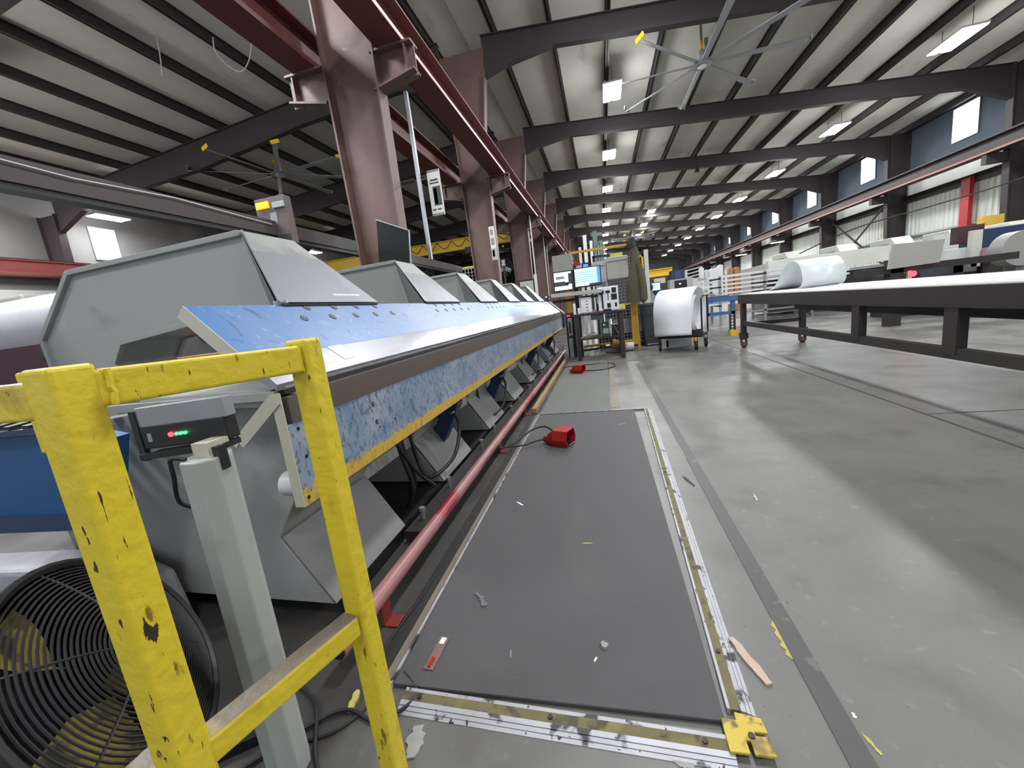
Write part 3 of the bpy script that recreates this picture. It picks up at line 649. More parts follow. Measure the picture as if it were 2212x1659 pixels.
sh.tube(circ(RR + .008, .0, n_), .009, 6, closed=True); sh.add(i1, [tuple(range(n_))]); sh.build('drum', black, df, smooth=True)
fanblade = M('dim_yellow_blade', (150, 132, 62), .7, var=.3, vs=18, spots=[((60, 54, 40), 14, .55, .1, None)])  # yellow darkened for the fan's dim spot, with random dark blotches
for i in range(3):
    th = R(35 + 120 * i); vs = []
    for q in range(9):
        f = q / 8; r_ = .05 + (RR - .07) * f; hw = .16 + .46 * math.sin(math.pi * (.15 + .6 * f)) * .8
        for sgn in (-1, 1):
            an = th + sgn * hw; vs.append(C0 + nf * (-.06 + sgn * .028) + (a_ * math.cos(an) + b_ * math.sin(an)) * r_)
    MB().add(vs, [(2 * q, 2 * q + 1, 2 * q + 3, 2 * q + 2) for q in range(8)]).build('fan_blade', fanblade, df, smooth=True)
m = MB()
for s in (-1, 1): m.bar(C0 - nf * .1 + a_ * s * (RR + .012), Vector((C0.x, C0.y, .02)) + a_ * s * (RR + .012) - Vector((nf.x, nf.y, 0)) * .1, .02, .03); 
for s in (-1, 1): m.bar(Vector((C0.x, C0.y, .015)) + a_ * s * (RR + .012) - Vector((nf.x, nf.y, 0)) * .3, Vector((C0.x, C0.y, .015)) + a_ * s * (RR + .012) + Vector((nf.x, nf.y, 0)) * .12, .03, .03)
m.build('stand', black, df)

# ------------------------------------------------------------------ floor rail, mats, trims
rp = thing('pipe_rail', 'worn red floor-level guard pipe on short brackets beside the folding machine', 'guard rail', (-.94, 5, 0))
MB().cyl((-.955, .97, .10), (-.94, 9.35, .10), .033, n=20).build('pipe', redpipe_m, rp, smooth=True)
for y in (1.22, 3.08, 4.22, 5.6, 7.4, 9.1):
    m = MB(); m.box(-.935, y - .03, .0, -.925, y + .03, .09); m.box(-.935, y - .03, 0, -.87, y + .03, .008); m.build('bracket', M('dark_red_bracket', (116, 34, 32), .5) if 'dark_red_bracket' not in MATS else MATS['dark_red_bracket'], rp, bevel=.002)
MB().cyl((-.956, .965, .10), (-.956, .972, .10), .027, n=16).build('pipe_bore', black, rp)

def mat_trim(p0, p1, wdt, label, profile=True):
    p0 = Vector(p0); p1 = Vector(p1); d = (p1 - p0).normalized(); s = Vector((d.y, -d.x, 0))
    t = thing('mat_edge_trim', label, 'floor trim', tuple((p0 + p1) / 2))
    for k_, (a, b, h, m_) in enumerate(((0, .12, .020, trimstrip), (.12, .50, .017, trimyellow), (.50, .68, .0145, trimstrip), (.70, .84, .0095, trimstrip), (.86, 1.0, .005, trimstrip))):
        q0 = p0 + s * wdt * a; q1 = p1 + s * wdt * a; r0 = p0 + s * wdt * b; r1 = p1 + s * wdt * b
        h2 = h - .003
        MB().add([(q0.x, q0.y, 0), (r0.x, r0.y, 0), (r1.x, r1.y, 0), (q1.x, q1.y, 0), (q0.x, q0.y, h), (r0.x, r0.y, h2), (r1.x, r1.y, h2), (q1.x, q1.y, h)],
                 [(0, 3, 2, 1), (4, 5, 6, 7), (0, 1, 5, 4), (1, 2, 6, 5), (2, 3, 7, 6), (3, 0, 4, 7)]).build('ridge' if m_ is trimstrip else 'yellow_inlay', m_, t)
    for f_ in (.06, .5, .93):
        q = p0.lerp(p1, f_) + s * wdt * .3; MB().cyl((q.x, q.y, .015), (q.x, q.y, .020), .007, n=12).build('screw', darkmetal, t)
    return t
mt = tag(MB().box(-.755, .955, .002, .232, 4.13, .016).build('safety_mat', mat_m, bevel=.003), 'black pressure-sensing safety mat with silver edging in the aisle', 'mat')
tag(MB().box(-.76, 4.17, .002, .0, 8.3, .014).build('safety_mat', mat2_m, bevel=.003), 'grey safety mat further down the aisle beyond the black one', 'mat')
mat_trim((.245, .99, 0), (.33, 4.14, 0), .072, 'scuffed aluminium trim with yellow inlay along the right side of the black mat')
mat_trim((-.70, .945, 0), (.235, .915, 0), .072, 'scuffed aluminium trim with yellow inlay across the near end of the black mat')
t = thing('mat_edge_trim', 'plain silver edging along the machine side of the black mat', 'floor trim', (-.78, 2.5, 0))
MB().box(-.765, .95, 0, -.757, 4.15, .022).build('bright_lip', trimstrip, t); MB().box(-.80, .95, 0, -.767, 4.15, .012).build('brown_strip', M('brown_worn_strip', (112, 102, 92), .6, var=.2, vs=8), t)
MB().box(-.86, .95, 0, -.80, 8.2, .008).build('rubber_strip', rubber, t)
tag(MB().box(-.765, 4.135, 0, .34, 4.15, .021).build('mat_edge_trim', steel), 'thin silver edging across the far end of the black mat', 'floor trim')
cp = thing('corner_plate', 'scuffed yellow cross-cut corner plate screwed at the near right mat corner', 'plate', (.28, .925, .02))
cm = MB(); cx, cy, hs = .273, .925, .052
cm.prism([(cx - hs, cy - hs), (cx - .006, cy - hs), (cx - .006, cy - .02), (cx + .004, cy - .02), (cx + .004, cy - hs), (cx + hs, cy - hs), (cx + hs, cy - .006), (cx + .02, cy - .006), (cx + .02, cy + .004), (cx + hs, cy + .004), (cx + hs - .004, cy + hs - .01), (cx - .014, cy + hs), (cx - .016, cy + hs - .022), (cx - hs, cy + hs - .02)], 'z', .016, .024)
cm.build('plate', plateyellow, cp, bevel=.002)
MB().cyl((cx + .01, cy - .008, .024), (cx + .01, cy - .008, .027), .008, n=14).build('screw', darkmetal, cp)
tag(MB().box(-.86, 4.25, 0, -.81, 8.6, .06).build('wooden_batten', M('dusty_plywood', (146, 126, 92), .8, var=.15, vs=6)), 'pale wooden batten lying between the red pipe and grey mat', 'batten')

# ------------------------------------------------------------------ foot pedals with cables
def pedal(x, y, z, label, rz):
    t = thing('foot_pedal', label, 'foot pedal', (x, y, z), 'red foot pedals on the mats')
    hood = [(-.07, 0), (-.09, .055), (-.066, .13), (.066, .13), (.09, .055), (.07, 0)]
    n_ = 6; vs = []
    for (yy, s_, zz) in ((-.10, 1., 0), (.03, 1., 0), (.10, .62, 0)):
        for (a, b) in hood: vs.append((x + a * s_, y + yy, z + .004 + b * (s_ if yy > .05 else 1)))
    fs = []
    for r_ in range(2):
        for i in range(5): fs.append((r_ * 6 + i, r_ * 6 + i + 1, (r_ + 1) * 6 + i + 1, (r_ + 1) * 6 + i))
    fs.append((12, 13, 14, 15, 16, 17))
    b = MB().add(vs, fs).build('hood', red, t); s_ = b.modifiers.new('solid', 'SOLIDIFY'); s_.thickness = .008
    MB().box(x - .06, y - .09, z, x + .06, y + .09, z + .012).build('base', darkmetal, t)
    MB().box(x - .045, y - .075, z + .025, x + .045, y + .02, z + .035).build('treadle', black, t)
    m = MB(); m.prism([(-.032, .012), (.032, .012), (.028, .062), (-.028, .062)], 'y', y + .08, y + .15)
    for v in m.v: v.x += x; v.z += z
    m.build('cable_housing', red, t, bevel=.004)
    MB().cyl((x - .05, y - .10, z + .012), (x + .05, y - .10, z + .012), .006, n=8).build('hinge_pin', chrome, t)
    t.rotation_euler = (0, 0, rz); return t
pedal(-.43, 3.18, .016, 'red hooded foot pedal on the black mat with black cables', R(68))
pedal(-.48, 6.68, .014, 'red hooded foot pedal on the grey mat near the work table', R(68))
tag(MB().tube(hose([(-.53, 3.19, .06), (-.62, 3.18, .055), (-.74, 3.1, .045), (-.88, 3.06, .05), (-1.0, 3.02, .04)], 6) , .008, 6).build('pedal_cable', rubber, smooth=True), 'lower black cable from the near foot pedal to the machine', 'cable')
tag(MB().tube(hose([(-.50, 3.28, .10), (-.58, 3.36, .12), (-.70, 3.33, .10), (-.85, 3.16, .035), (-1.0, 3.08, .03)], 6), .008, 6).build('pedal_cable', rubber, smooth=True), 'upper arching black cable from the near foot pedal to the machine', 'cable')
tag(MB().tube(hose([(-.42, 6.75, .035), (-.1, 6.75, .022), (.12, 7.1, .008), (.05, 7.5, .008), (-.35, 7.45, .022), (-.8, 7.4, .02)], 6), .009, 6).build('pedal_cable', rubber, smooth=True), 'black cable looping on the floor behind the far foot pedal', 'cable')
tag(MB().tube(hose([(-.86, 1.75, .012), (-.84, 1.4, .012), (-.86, 1.1, .012), (-.80, .92, .006), (-.86, .80, .006), (-1.0, .74, .006)], 8), .004, 5).build('thin_wire', rubber), 'thin wire lying between the red pipe and the black mat', 'wire')
for q, pts in enumerate(([(-1.1, .62, .01), (-.95, .80, .01), (-.86, .86, .01), (-.74, .84, .01), (-.66, .93, .01), (-.74, 1.0, .012)], [(-1.2, .95, .01), (-1.0, .88, .01), (-.88, .74, .01), (-.77, .62, .01), (-.80, .5, .01), (-.9, .45, .01)])):
    tag(MB().tube(hose(pts, 8), .006, 6).build('floor_cable', rubber, smooth=True), ['black cable curling on the floor behind the right railing post', 'black cable running from the pillar foot towards the railing'][q], 'cable')

# ------------------------------------------------------------------ scraps on floor and mat
def scrap(name, px, py, z, pts, mat_, label, cat, th=.003, wob=.002):
    p = atz(px, py, z); m = MB(); poly = [(p.x + a, p.y + b) for a, b in pts]; m.prism(poly, 'z', z + .0005, z + th + .0005)
    for v in m.v:
        if v.z > z + .001: v.z += random.uniform(0, wob)
    return tag(m.build(name, mat_), label, cat)
def shard(px0, py0, px1, py1, w0, mat_, name, label, cat, z=.0, th=.008, rag=.006):
    a = atz(px0, py0, z); b = atz(px1, py1, z); d = b - a; s = Vector((-d.y, d.x, 0)).normalized(); L_ = []; R_ = []
    for i in range(11):
        u = i / 10; ww = w0 * (math.sin(math.pi * min(1, u * .75 + .12)) ** .7); c = a + d * u
        L_.append(c + s * (ww / 2 + random.uniform(-rag, rag) * .5)); R_.append(c - s * (ww / 2 + random.uniform(-rag, rag) * .5))
    m = MB(); m.prism([(p.x, p.y) for p in L_ + R_[::-1]], 'z', z, z + th); return tag(m.build(name, mat_), label, cat)
shard(1578, 1380, 1662, 1482, .028, wood, 'wood_splinter', 'pale splintered piece of wood beside the right mat trim', 'wood')
shard(1680, 1338, 1722, 1426, .055, tape_y, 'tape_scrap', 'larger torn yellow tape scrap on the grey floor stripe', 'tape', th=.002, rag=.018)
shard(1472, 960, 1488, 992, .05, tape_y, 'tape_scrap', 'smaller torn yellow tape scrap further up the grey floor stripe', 'tape', th=.002, rag=.018)
shard(1476, 1030, 1500, 1050, .018, rubber, 'dark_scrap', 'dark crumpled scrap left of the grey floor stripe', 'scrap', th=.004)
shard(1628, 1068, 1636, 1082, .012, wood, 'wood_chip', 'small brown chip on bare concrete right of the stripe', 'wood chip', th=.003)
shard(1842, 1540, 1848, 1552, .006, white, 'paper_chip', 'tiny white chip on the stripe near the bottom right', 'chip', th=.002)
shard(1860, 1582, 1905, 1632, .008, tape_y, 'tape_scrap', 'thin yellowish strip on the floor at the bottom right', 'tape', th=.002, rag=.004)
shard(1452, 1635, 1500, 1655, .03, debris_m, 'foil_scrap', 'grey foil scrap on the floor below the near mat trim', 'scrap', th=.003)
shard(905, 1570, 890, 1640, .045, debris_m, 'foil_scrap', 'crumpled silver foil scrap beside the right railing post', 'scrap', th=.006, rag=.014)
shard(775, 1495, 755, 1540, .022, tape_y, 'cable_ferrule', 'pale yellow sleeve on the cables behind the railing', 'sleeve', th=.01)
shard(1116, 1084, 1130, 1092, .010, white, 'paper_chip', 'white paper chip on the black mat below the near pedal', 'chip', z=.016, th=.002)
shard(1300, 1390, 1312, 1400, .022, debris_m, 'fluff', 'grey fluff tuft on the near half of the black mat', 'fluff', z=.016, th=.008, rag=.01)
shard(1030, 1282, 1052, 1310, .022, M('dark_fluff', (104, 104, 104), .9), 'fluff', 'dark grey fluff on the left side of the black mat', 'fluff', z=.016, th=.006, rag=.018)
shard(1258, 1174, 1280, 1174, .008, tape_y, 'metal_sliver', 'small pale sliver in the middle of the black mat', 'sliver', z=.016, th=.002, rag=.002)
shard(1104, 1405, 1103, 1420, .005, debris_m, 'metal_sliver', 'thin grey sliver on the mat left of the fluff tuft', 'sliver', z=.016, th=.002, rag=.002)
shard(1284, 1430, 1289, 1420, .006, white, 'paper_chip', 'tiny white crumb on the mat below the grey fluff tuft', 'chip', z=.016, th=.002, rag=.002)
shard(1333, 918, 1352, 914, .010, debris_m, 'metal_sliver', 'curved light sliver near the far end of the black mat', 'sliver', z=.016, th=.002, rag=.004)
# packet lying on the mat
a = atz(962, 1378, .016); b = atz(925, 1448, .016)
pk = thing('blister_pack', 'flat clear packet with white label and red piece on the mat corner', 'packet', tuple((a + b) / 2))
MB().bar(a + Vector((0, 0, .003)), b + Vector((0, 0, .003)), .035, .003).build('backing', lead, pk)
MB().bar(a.lerp(b, .04) + Vector((0, 0, .006)), a.lerp(b, .24) + Vector((0, 0, .006)), .018, .002).build('label_paper', paper, pk)
MB().bar(a.lerp(b, .68) + Vector((0, 0, .008)), a.lerp(b, .95) + Vector((0, 0, .008)), .009, .006).build('red_insert', red, pk)

# ------------------------------------------------------------------ long dark assembly table on the right
tb = thing('assembly_table', 'long dark steel assembly table on castors topped with white sheets', 'table', (2.9, 5, 0))
X0, X1, Y0, Y1 = 2.42, 3.45, -4.5, 8.2
MB().box(X0, Y0, .80, X0 + .08, Y1, .955).build('front_beam', darkmetal, tb, bevel=.004)
MB().box(X1 - .08, Y0, .80, X1, Y1, .955).build('back_beam', darkmetal, tb)
MB().box(X0 + .08, Y1 - .08, .80, X1 - .08, Y1, .955).build('end_beam', darkmetal, tb)
MB().box(X0, Y0, .955, X1, Y1, .962).build('table_top', cream, tb)
MB().box(X0 + .35, Y0, .68, X0 + .43, 6.8, .80).build('centre_beam', black, tb)
for x in (X0 + .04, X1 - .05):
    for y in (Y1 - .16,):
        l = MB().box(x - .04, y - .045, .20, x + .04, y + .045, .80).build('leg', brown_dark, tb, bevel=.003)
        MB().box(x - .06, y - .06, .17, x + .06, y + .06, .27).build('leg_foot', darkmetal, l)
        m = MB(); m.box(x - .045, y - .05, .04, x - .035, y + .05, .17); m.box(x + .035, y - .05, .04, x + .045, y + .05, .17); m.box(x - .045, y - .05, .15, x + .045, y + .05, .17); m.build('castor_fork', brown, l)
        MB().cyl((x - .03, y, .052), (x + .03, y, .052), .052, n=18).build('castor_wheel', brown, l)
for y in (4.65, 3.52, 2.2, .9, -.4, -1.7, -3): MB().box(X0 + .005, y - .06, .46, X0 + .075, y + .06, .80).build('leg', darkmetal, tb)
m = MB(); m.bar((X0 + .04, Y1 - .2, .45), (X0 + .04, Y0, .50), .06, .08); m.build('stretcher', darkmetal, tb)
MB().bar((X0 + .06, Y1 - .16, .42), (X1 - .05, Y1 - .16, .42), .05, .07).build('stretcher', darkmetal, tb)
for k_, dx in enumerate((0, .02, .05)):
    tag(MB().box(X0 + .01 + dx, Y0, .9625 + .005 * k_, X1 - .03, Y1 - .05 - .12 * k_, .9665 + .005 * k_).build('sheet', white), ['bottom white metal sheet of the stack on the dark table', 'middle white metal sheet of the stack on the dark table', 'top white metal sheet of the stack on the dark table'][k_], 'sheet', 'white sheets stacked on the table')
# curled sheet standing on the table
pts = [(8.0, .976), (7.75, .980), (7.55, .995), (7.38, 1.04), (7.25, 1.12), (7.14, 1.22), (7.02, 1.31), (6.86, 1.37), (6.68, 1.37), (6.54, 1.30), (6.46, 1.19), (6.44, 1.08), (6.50, 1.00), (6.60, .978)]
pp = []
P = [Vector((0, a, b + .004)) for a, b in pts]; pp = hose(P, 4)
m = MB(); nn = len(pp)
m.add([(2.72, p.y, p.z) for p in pp] + [(3.22, p.y - .05, p.z) for p in pp], [(i, i + 1, nn + i + 1, nn + i) for i in range(nn - 1)])
o = m.build('curled_sheet', M('pale_coated_sheet', (206, 212, 212), .35, var=.04), smooth=True); s_ = o.modifiers.new('s', 'SOLIDIFY'); s_.thickness = .004
tag(o, 'pale metal sheet curled into a loop on the far end of the dark table', 'sheet')

# blue roller stand at the end of the table
bs_ = thing('roller_stand', 'blue steel stand with dark legs beyond the white roll', 'stand', (2.6, 10.5, 0))
MB().box(1.9, 10.1, .80, 3.0, 10.9, .92).build('top_frame', blue, bs_, bevel=.006)
MB().box(1.9, 10.1, .92, 2.8, 10.9, .935).build('top_plate', maroon, bs_)
m = MB(); m.box(2.85, 10.12, .5, 2.93, 10.2, .80); m.box(2.30, 10.12, .5, 2.38, 10.2, .80); m.box(1.9, 10.12, .5, 2.93, 10.2, .57); m.build('side_frame', blue, bs_)
for x in (2.82, 2.0):
    l = MB(); l.box(x, 10.12, .12, x + .025, 10.2, .5); l.box(x + .09, 10.12, .12, x + .115, 10.2, .5)
    for q in range(5): l.box(x, 10.14, .16 + q * .07, x + .11, 10.18, .18 + q * .07)
    l.build('leg', darkmetal, bs_); part(MB().prism([(x - .02, 0), (x + .14, 0), (x + .15, .12), (x - .01, .14)], 'y', 10.05, 10.25).build('foot', yellow_clean, bs_), 'yellow painted foot')
MB().cyl((3.0, 10.5, .86), (3.3, 10.3, .86), .02, n=8).build('roller_pin', chrome, bs_)

# cart with big white foam roll
ct = thing('platform_cart', 'black platform cart with rubber castors carrying the white foam roll', 'cart', (1.5, 8.6, 0))
ca = math.radians(-24); cdx = Vector((math.cos(ca), math.sin(ca), 0)); cdy = Vector((-cdx.y, cdx.x, 0)); cc = Vector((1.52, 8.62, 0))
def cp_(a, b, z): return cc + cdx * a + cdy * b + Vector((0, 0, z))
MB().bar(cp_(-.42, 0, .27), cp_(.42, 0, .27), .55, .045).build('deck', black, ct, bevel=.004)
MB().bar(cp_(.10, -.28, .32), cp_(.44, -.28, .35), .03, .12).build('corner_gusset', darkmetal, ct)
for (a, b) in ((-.38, -.24), (.30, -.24), (.38, .24), (-.38, .24)):
    w_ = MB(); w_.cyl(cp_(a, b, .085) - cdy * .02 * 0 - cdx * 0 + Vector((-.02, 0, 0)), cp_(a, b, .085) + Vector((.02, 0, 0)), .085, n=22); w_ = w_.build('castor_wheel', rubber, ct, smooth=True)
    MB().cyl(cp_(a, b, .085) + Vector((-.023, 0, 0)), cp_(a, b, .085) + Vector((.023, 0, 0)), .035, n=14).build('wheel_hub', zinc, w_)
    m = MB(); m.bar(cp_(a, b, .09) + Vector((-.03, 0, 0)), cp_(a, b, .24) + Vector((-.03, 0, 0)), .03, .006, up=(1, 0, 0)); m.bar(cp_(a, b, .09) + Vector((.03, 0, 0)), cp_(a, b, .24) + Vector((.03, 0, 0)), .03, .006, up=(1, 0, 0)); m.build('castor_fork', darkmetal, w_)
m = MB(); m.tube([cp_(.42, -.26, .3), cp_(.42, -.26, .98), cp_(.44, -.22, 1.02), cp_(.44, .22, 1.02), cp_(.42, .26, .98), cp_(.42, .26, .3)], .016, 8); m.build('push_handle', black, ct, smooth=True)
# roll: loose spiral of foam sheet
ro = MB(); ax = Vector((.86, -.50, 0)).normalized(); sd = Vector((-ax.y, ax.x, 0)); rc = Vector((1.50, 8.62, .76)); sp_ = []
for i in range(8): sp_.append(-sd * .45 + Vector((0, 0, -.44 + .055 * i)))
for i in range(150):
    th = R(180) - i * 2 * math.pi * 3.2 / 150; r_ = .450 - .012 * i / 45
    if i > 120: r_ -= .10 * ((i - 120) / 30)
    sp_.append((sd * math.cos(th) + Vector((0, 0, 1)) * math.sin(th)) * r_)
nn = len(sp_); ro.add([rc - ax * .36 + p for p in sp_] + [rc + ax * .36 + p for p in sp_], [(i, i + 1, nn + i + 1, nn + i) for i in range(nn - 1)])
o = ro.build('foam_roll', foam_m, smooth=True); s_ = o.modifiers.new('s', 'SOLIDIFY'); s_.thickness = .006
tag(o, 'big loose white foam roll lying across the black cart', 'roll')
tag(MB().box(1.15, 8.95, .0, 1.75, 8.97, .24).build('foam_sheet', foam_m), 'white foam sheet hanging to the floor behind the cart castors', 'foam sheet')

# trash can
tc_ = thing('trash_can', 'dark grey wheeled trash can left of the white foam roll', 'trash can', (1.08, 9.8, 0))
def frus(cx, cy, a0, b0, a1, b1, z0, z1):
    m = MB(); m.add([(cx - a0, cy - b0, z0), (cx + a0, cy - b0, z0), (cx + a0, cy + b0, z0), (cx - a0, cy + b0, z0), (cx - a1, cy - b1, z1), (cx + a1, cy - b1, z1), (cx + a1, cy + b1, z1), (cx - a1, cy + b1, z1)],
                   [(0, 3, 2, 1), (4, 5, 6, 7), (0, 1, 5, 4), (1, 2, 6, 5), (2, 3, 7, 6), (3, 0, 4, 7)]); return m
frus(1.08, 9.8, .19, .2, .235, .26, .06, .92).build('bin_body', charcoal, tc_, bevel=.02)
frus(1.08, 9.8, .25, .28, .25, .27, .92, .985).build('bin_lid', charcoal, tc_, bevel=.012)
MB().box(.86, 9.54, .70, 1.30, 9.56, .72).build('bin_rim', charcoal, tc_)
for s in (-1, 1): MB().cyl((1.08 + s * .19, 10.0, .09), (1.08 + s * .23, 10.0, .09), .09, n=16).build('bin_wheel', rubber, tc_)
MB().cyl((.95, 9.58, .05), (1.2, 9.58, .05), .015, n=8).build('wheel_axle', chrome, tc_)
for s in (-.16, .16): MB().box(1.08 + s - .02, 9.6, 0, 1.08 + s + .02, 9.66, .07).build('bin_foot', rubber, tc_)

# ------------------------------------------------------------------ work table with monitors at the end of the machine
wt = thing('work_bench', 'dark steel work bench with shelf at the far end of the folding machine', 'bench', (-.1, 8.5, 0))
MB().box(-.60, 8.10, .90, .42, 8.85, .945).build('bench_top', darkmetal, wt, bevel=.003)
for x, y in ((.33, 8.14), (-.52, 8.14), (.33, 8.8), (-.52, 8.8)): MB().box(x - .04, y - .03, 0, x + .04, y + .03, .90).build('leg', darkmetal, wt)
MB().box(-.52, 8.12, .42, .33, 8.8, .45).build('shelf', darkmetal, wt)
MB().box(-.25, 8.12, .80, -.0, 8.5, .895).build('drawer', charcoal, wt)
tag(MB().box(-.05, 8.3, .451, .10, 8.6, .72).build('pump_unit', charcoal, bevel=.008), 'grey control unit with small green and blue lights on the bench shelf', 'control unit')
u = bpy.data.objects['pump_unit']
for q, mm in ((-.01, led_g), (.02, scr_deep)): MB().box(q, 8.294, .665, q + .015, 8.3, .68).build('indicator_light', mm, u)
MB().box(-.03, 8.294, .50, .08, 8.3, .60).build('grille', machine_grey, u)
tag(MB().box(.14, 8.28, .451, .27, 8.55, .66).build('black_case', black, bevel=.01), 'black tool case beside the control unit on the bench shelf', 'case')
tag(MB().tube([(-.35, 8.3, .47), (-.28, 8.28, .53), (-.2, 8.3, .54), (-.17, 8.33, .49), (-.25, 8.35, .46)], .012, 6, closed=True).build('coiled_cable', zinc), 'coiled silver cable on the left of the bench shelf', 'cable')
tag(MB().cyl((.2, 8.25, .62), (.26, 8.22, .46), .02, n=8).build('air_hose', chrome), 'chrome air fitting hanging at the right of the bench', 'fitting')
# chrome actuator column
ac = thing('actuator_column', 'slim chrome and black actuator column at the far machine end', 'actuator', (-.72, 8.66, 0))
MB().box(-.80, 8.63, 0, -.62, 8.82, .02).build('base_plate', machine_dark, ac)
MB().box(-.765, 8.62, .02, -.675, 8.70, .46).build('lower_sleeve', zinc, ac, bevel=.01)
MB().box(-.755, 8.62, .50, -.665, 8.70, .87).build('upper_sleeve', zinc, ac, bevel=.01); MB().box(-.735, 8.612, .55, -.69, 8.62, .80).build('slot', darkmetal, ac)
MB().box(-.79, 8.60, .455, -.63, 8.74, .505).build('collar', darkmetal, ac)
MB().box(-.80, 8.70, .02, -.61, 8.78, .98).build('channel', darkmetal, ac)
part(MB().box(-.76, 8.60, .905, -.69, 8.62, .945).build('stop_button', M('lit_red_button', (230, 50, 50), .4, emit=1.2), ac), 'red stop button')

# gate frame (yellow) with the jacket, mesh fence behind it
gf = thing('gate_frame', 'yellow tube frame standing behind the work bench', 'frame', (0, 9.3, 0))
MB().cyl((.735, 9.4, 0), (.70, 9.35, 1.2), .035, n=10).build('post', ochre, gf); MB().box(.60, 9.36, .10, .74, 9.42, 1.2).build('post', ochre, gf)
MB().box(-.80, 9.3, .55, -.68, 9.37, 1.62).build('post', ochre, gf); MB().box(-.80, 9.3, 0, -.70, 9.37, .56).build('post', darkmetal, gf)
a = at(1232, 547, 9.35); b = at(1362, 527, 9.35); MB().bar(a, b, .05, .05).build('top_bar', ochre, gf)
MB().bar((.70, 9.35, 1.15), (b.x, 9.35, b.z), .05, .05, up=(0, 1, 0)).build('post', ochre, gf)
MB().bar((-.74, 9.35, 1.6), (a.x, 9.35, a.z), .05, .05, up=(0, 1, 0)).build('post', ochre, gf)
MB().bar((-.5, 9.35, .16), (.70, 9.40, .20), .04, .05).build('bottom_bar', ochre, gf)
# jacket
def blob(rings, seg=14):
    m = MB(); n_ = seg; vs = []; fs = []
    for (c_, rx, ry) in rings:
        for j in range(n_):
            t_ = 2 * math.pi * j / n_; wv = 1 + .10 * math.sin(5 * t_ + c_[2] * 9); vs.append((c_[0] + rx * math.cos(t_) * wv, c_[1] + ry * math.sin(t_) * wv, c_[2]))
    for i in range(len(rings) - 1):
        for j in range(n_): fs.append((i * n_ + j, i * n_ + (j + 1) % n_, (i + 1) * n_ + (j + 1) % n_, (i + 1) * n_ + j))
    fs.append(tuple(range(n_ - 1, -1, -1))); fs.append(tuple(range((len(rings) - 1) * n_, len(rings) * n_))); return m.add(vs, fs)
jk = thing('hanging_jacket', 'olive work jacket hanging from the yellow frame', 'jacket', (.75, 9.15, 1.0))
def jp(px, py): return at(px, py, 9.18)
rings = []
for (pl, pr_, py) in ((1357, 1396, 652), (1355, 1397, 640), (1355, 1394, 615), (1357, 1388, 590), (1362, 1384, 570), (1362, 1381, 550), (1360, 1375, 535)):
    a = jp(pl, py); b = jp(pr_, py); rings.append((((a.x + b.x) / 2, 9.18, (a.z + b.z) / 2), (b.x - a.x) / 2, .09))
blob(rings).build('jacket_body', cloth, jk, smooth=True)
rings = []
for (pl, pr_, py) in ((1356, 1374, 536), (1353, 1373, 528), (1353, 1372, 520), (1358, 1370, 514)):
    a = jp(pl, py); b = jp(pr_, py); rings.append((((a.x + b.x) / 2, 9.17, (a.z + b.z) / 2), (b.x - a.x) / 2, .09))
blob(rings).build('hood', clothdark, jk, smooth=True)
rings = []
for (pl, pr_, py) in ((1384, 1399, 648), (1381, 1397, 620), (1378, 1392, 595), (1374, 1386, 572)):
    a = jp(pl, py); b = jp(pr_, py); rings.append((((a.x + b.x) / 2, 9.08, (a.z + b.z) / 2), (b.x - a.x) / 2, .06))
blob(rings, 10).build('sleeve', cloth, jk, smooth=True)
# mesh fence panels
def mesh_fence(pts, Y, name, label, m_frame, m_wire, step=.10, frame_w=.04):
    (xa, za), (xb_, zb) = pts; t = thing(name, label, 'fence panel', ((xa + xb_) / 2, Y, za))
    f = MB(); f.box(xa, Y - .02, za, xa + frame_w, Y + .02, zb); f.box(xb_ - frame_w, Y - .02, za, xb_, Y + .02, zb); f.box(xa, Y - .02, zb - frame_w, xb_, Y + .02, zb); f.box(xa, Y - .02, za, xb_, Y + .02, za + frame_w); f.build('panel_frame', m_frame, t)
    m = MB(); x = xa + step
    while x < xb_: m.box(x - .006, Y - .006, za, x + .006, Y + .006, zb); x += step
    z = za + step
    while z < zb: m.box(xa, Y - .006, z - .006, xb_, Y + .006, z + .006); z += step
    m.build('wire_mesh', m_wire, t)
    if za > .1:
        for x in (xa + .02, xb_ - .04): MB().box(x - .02, Y - .02, 0, x + .02, Y + .02, za).build('leg', m_frame, t)
    return t
mesh_fence(((-.15, .05), (.95, 2.2)), 9.9, 'mesh_fence', 'dark wire mesh machine guard behind the jacket and bench', darkmetal, zinc, .075, .05)
tag(MB().box(.99, 9.78, .0, 1.08, 9.86, 2.16).build('guard_post', whitepaint), 'white upright guard post right of the jacket', 'post')
t = thing('guard_bracket', 'yellow-green hooked guard bracket left of the white guard post', 'bracket', (.85, 9.8, 1.8))
m = MB(); m.box(.72, 9.78, 2.02, .97, 9.82, 2.06); m.box(.93, 9.78, 1.75, .97, 9.82, 2.06); m.build('bracket', yellow_clean, t)
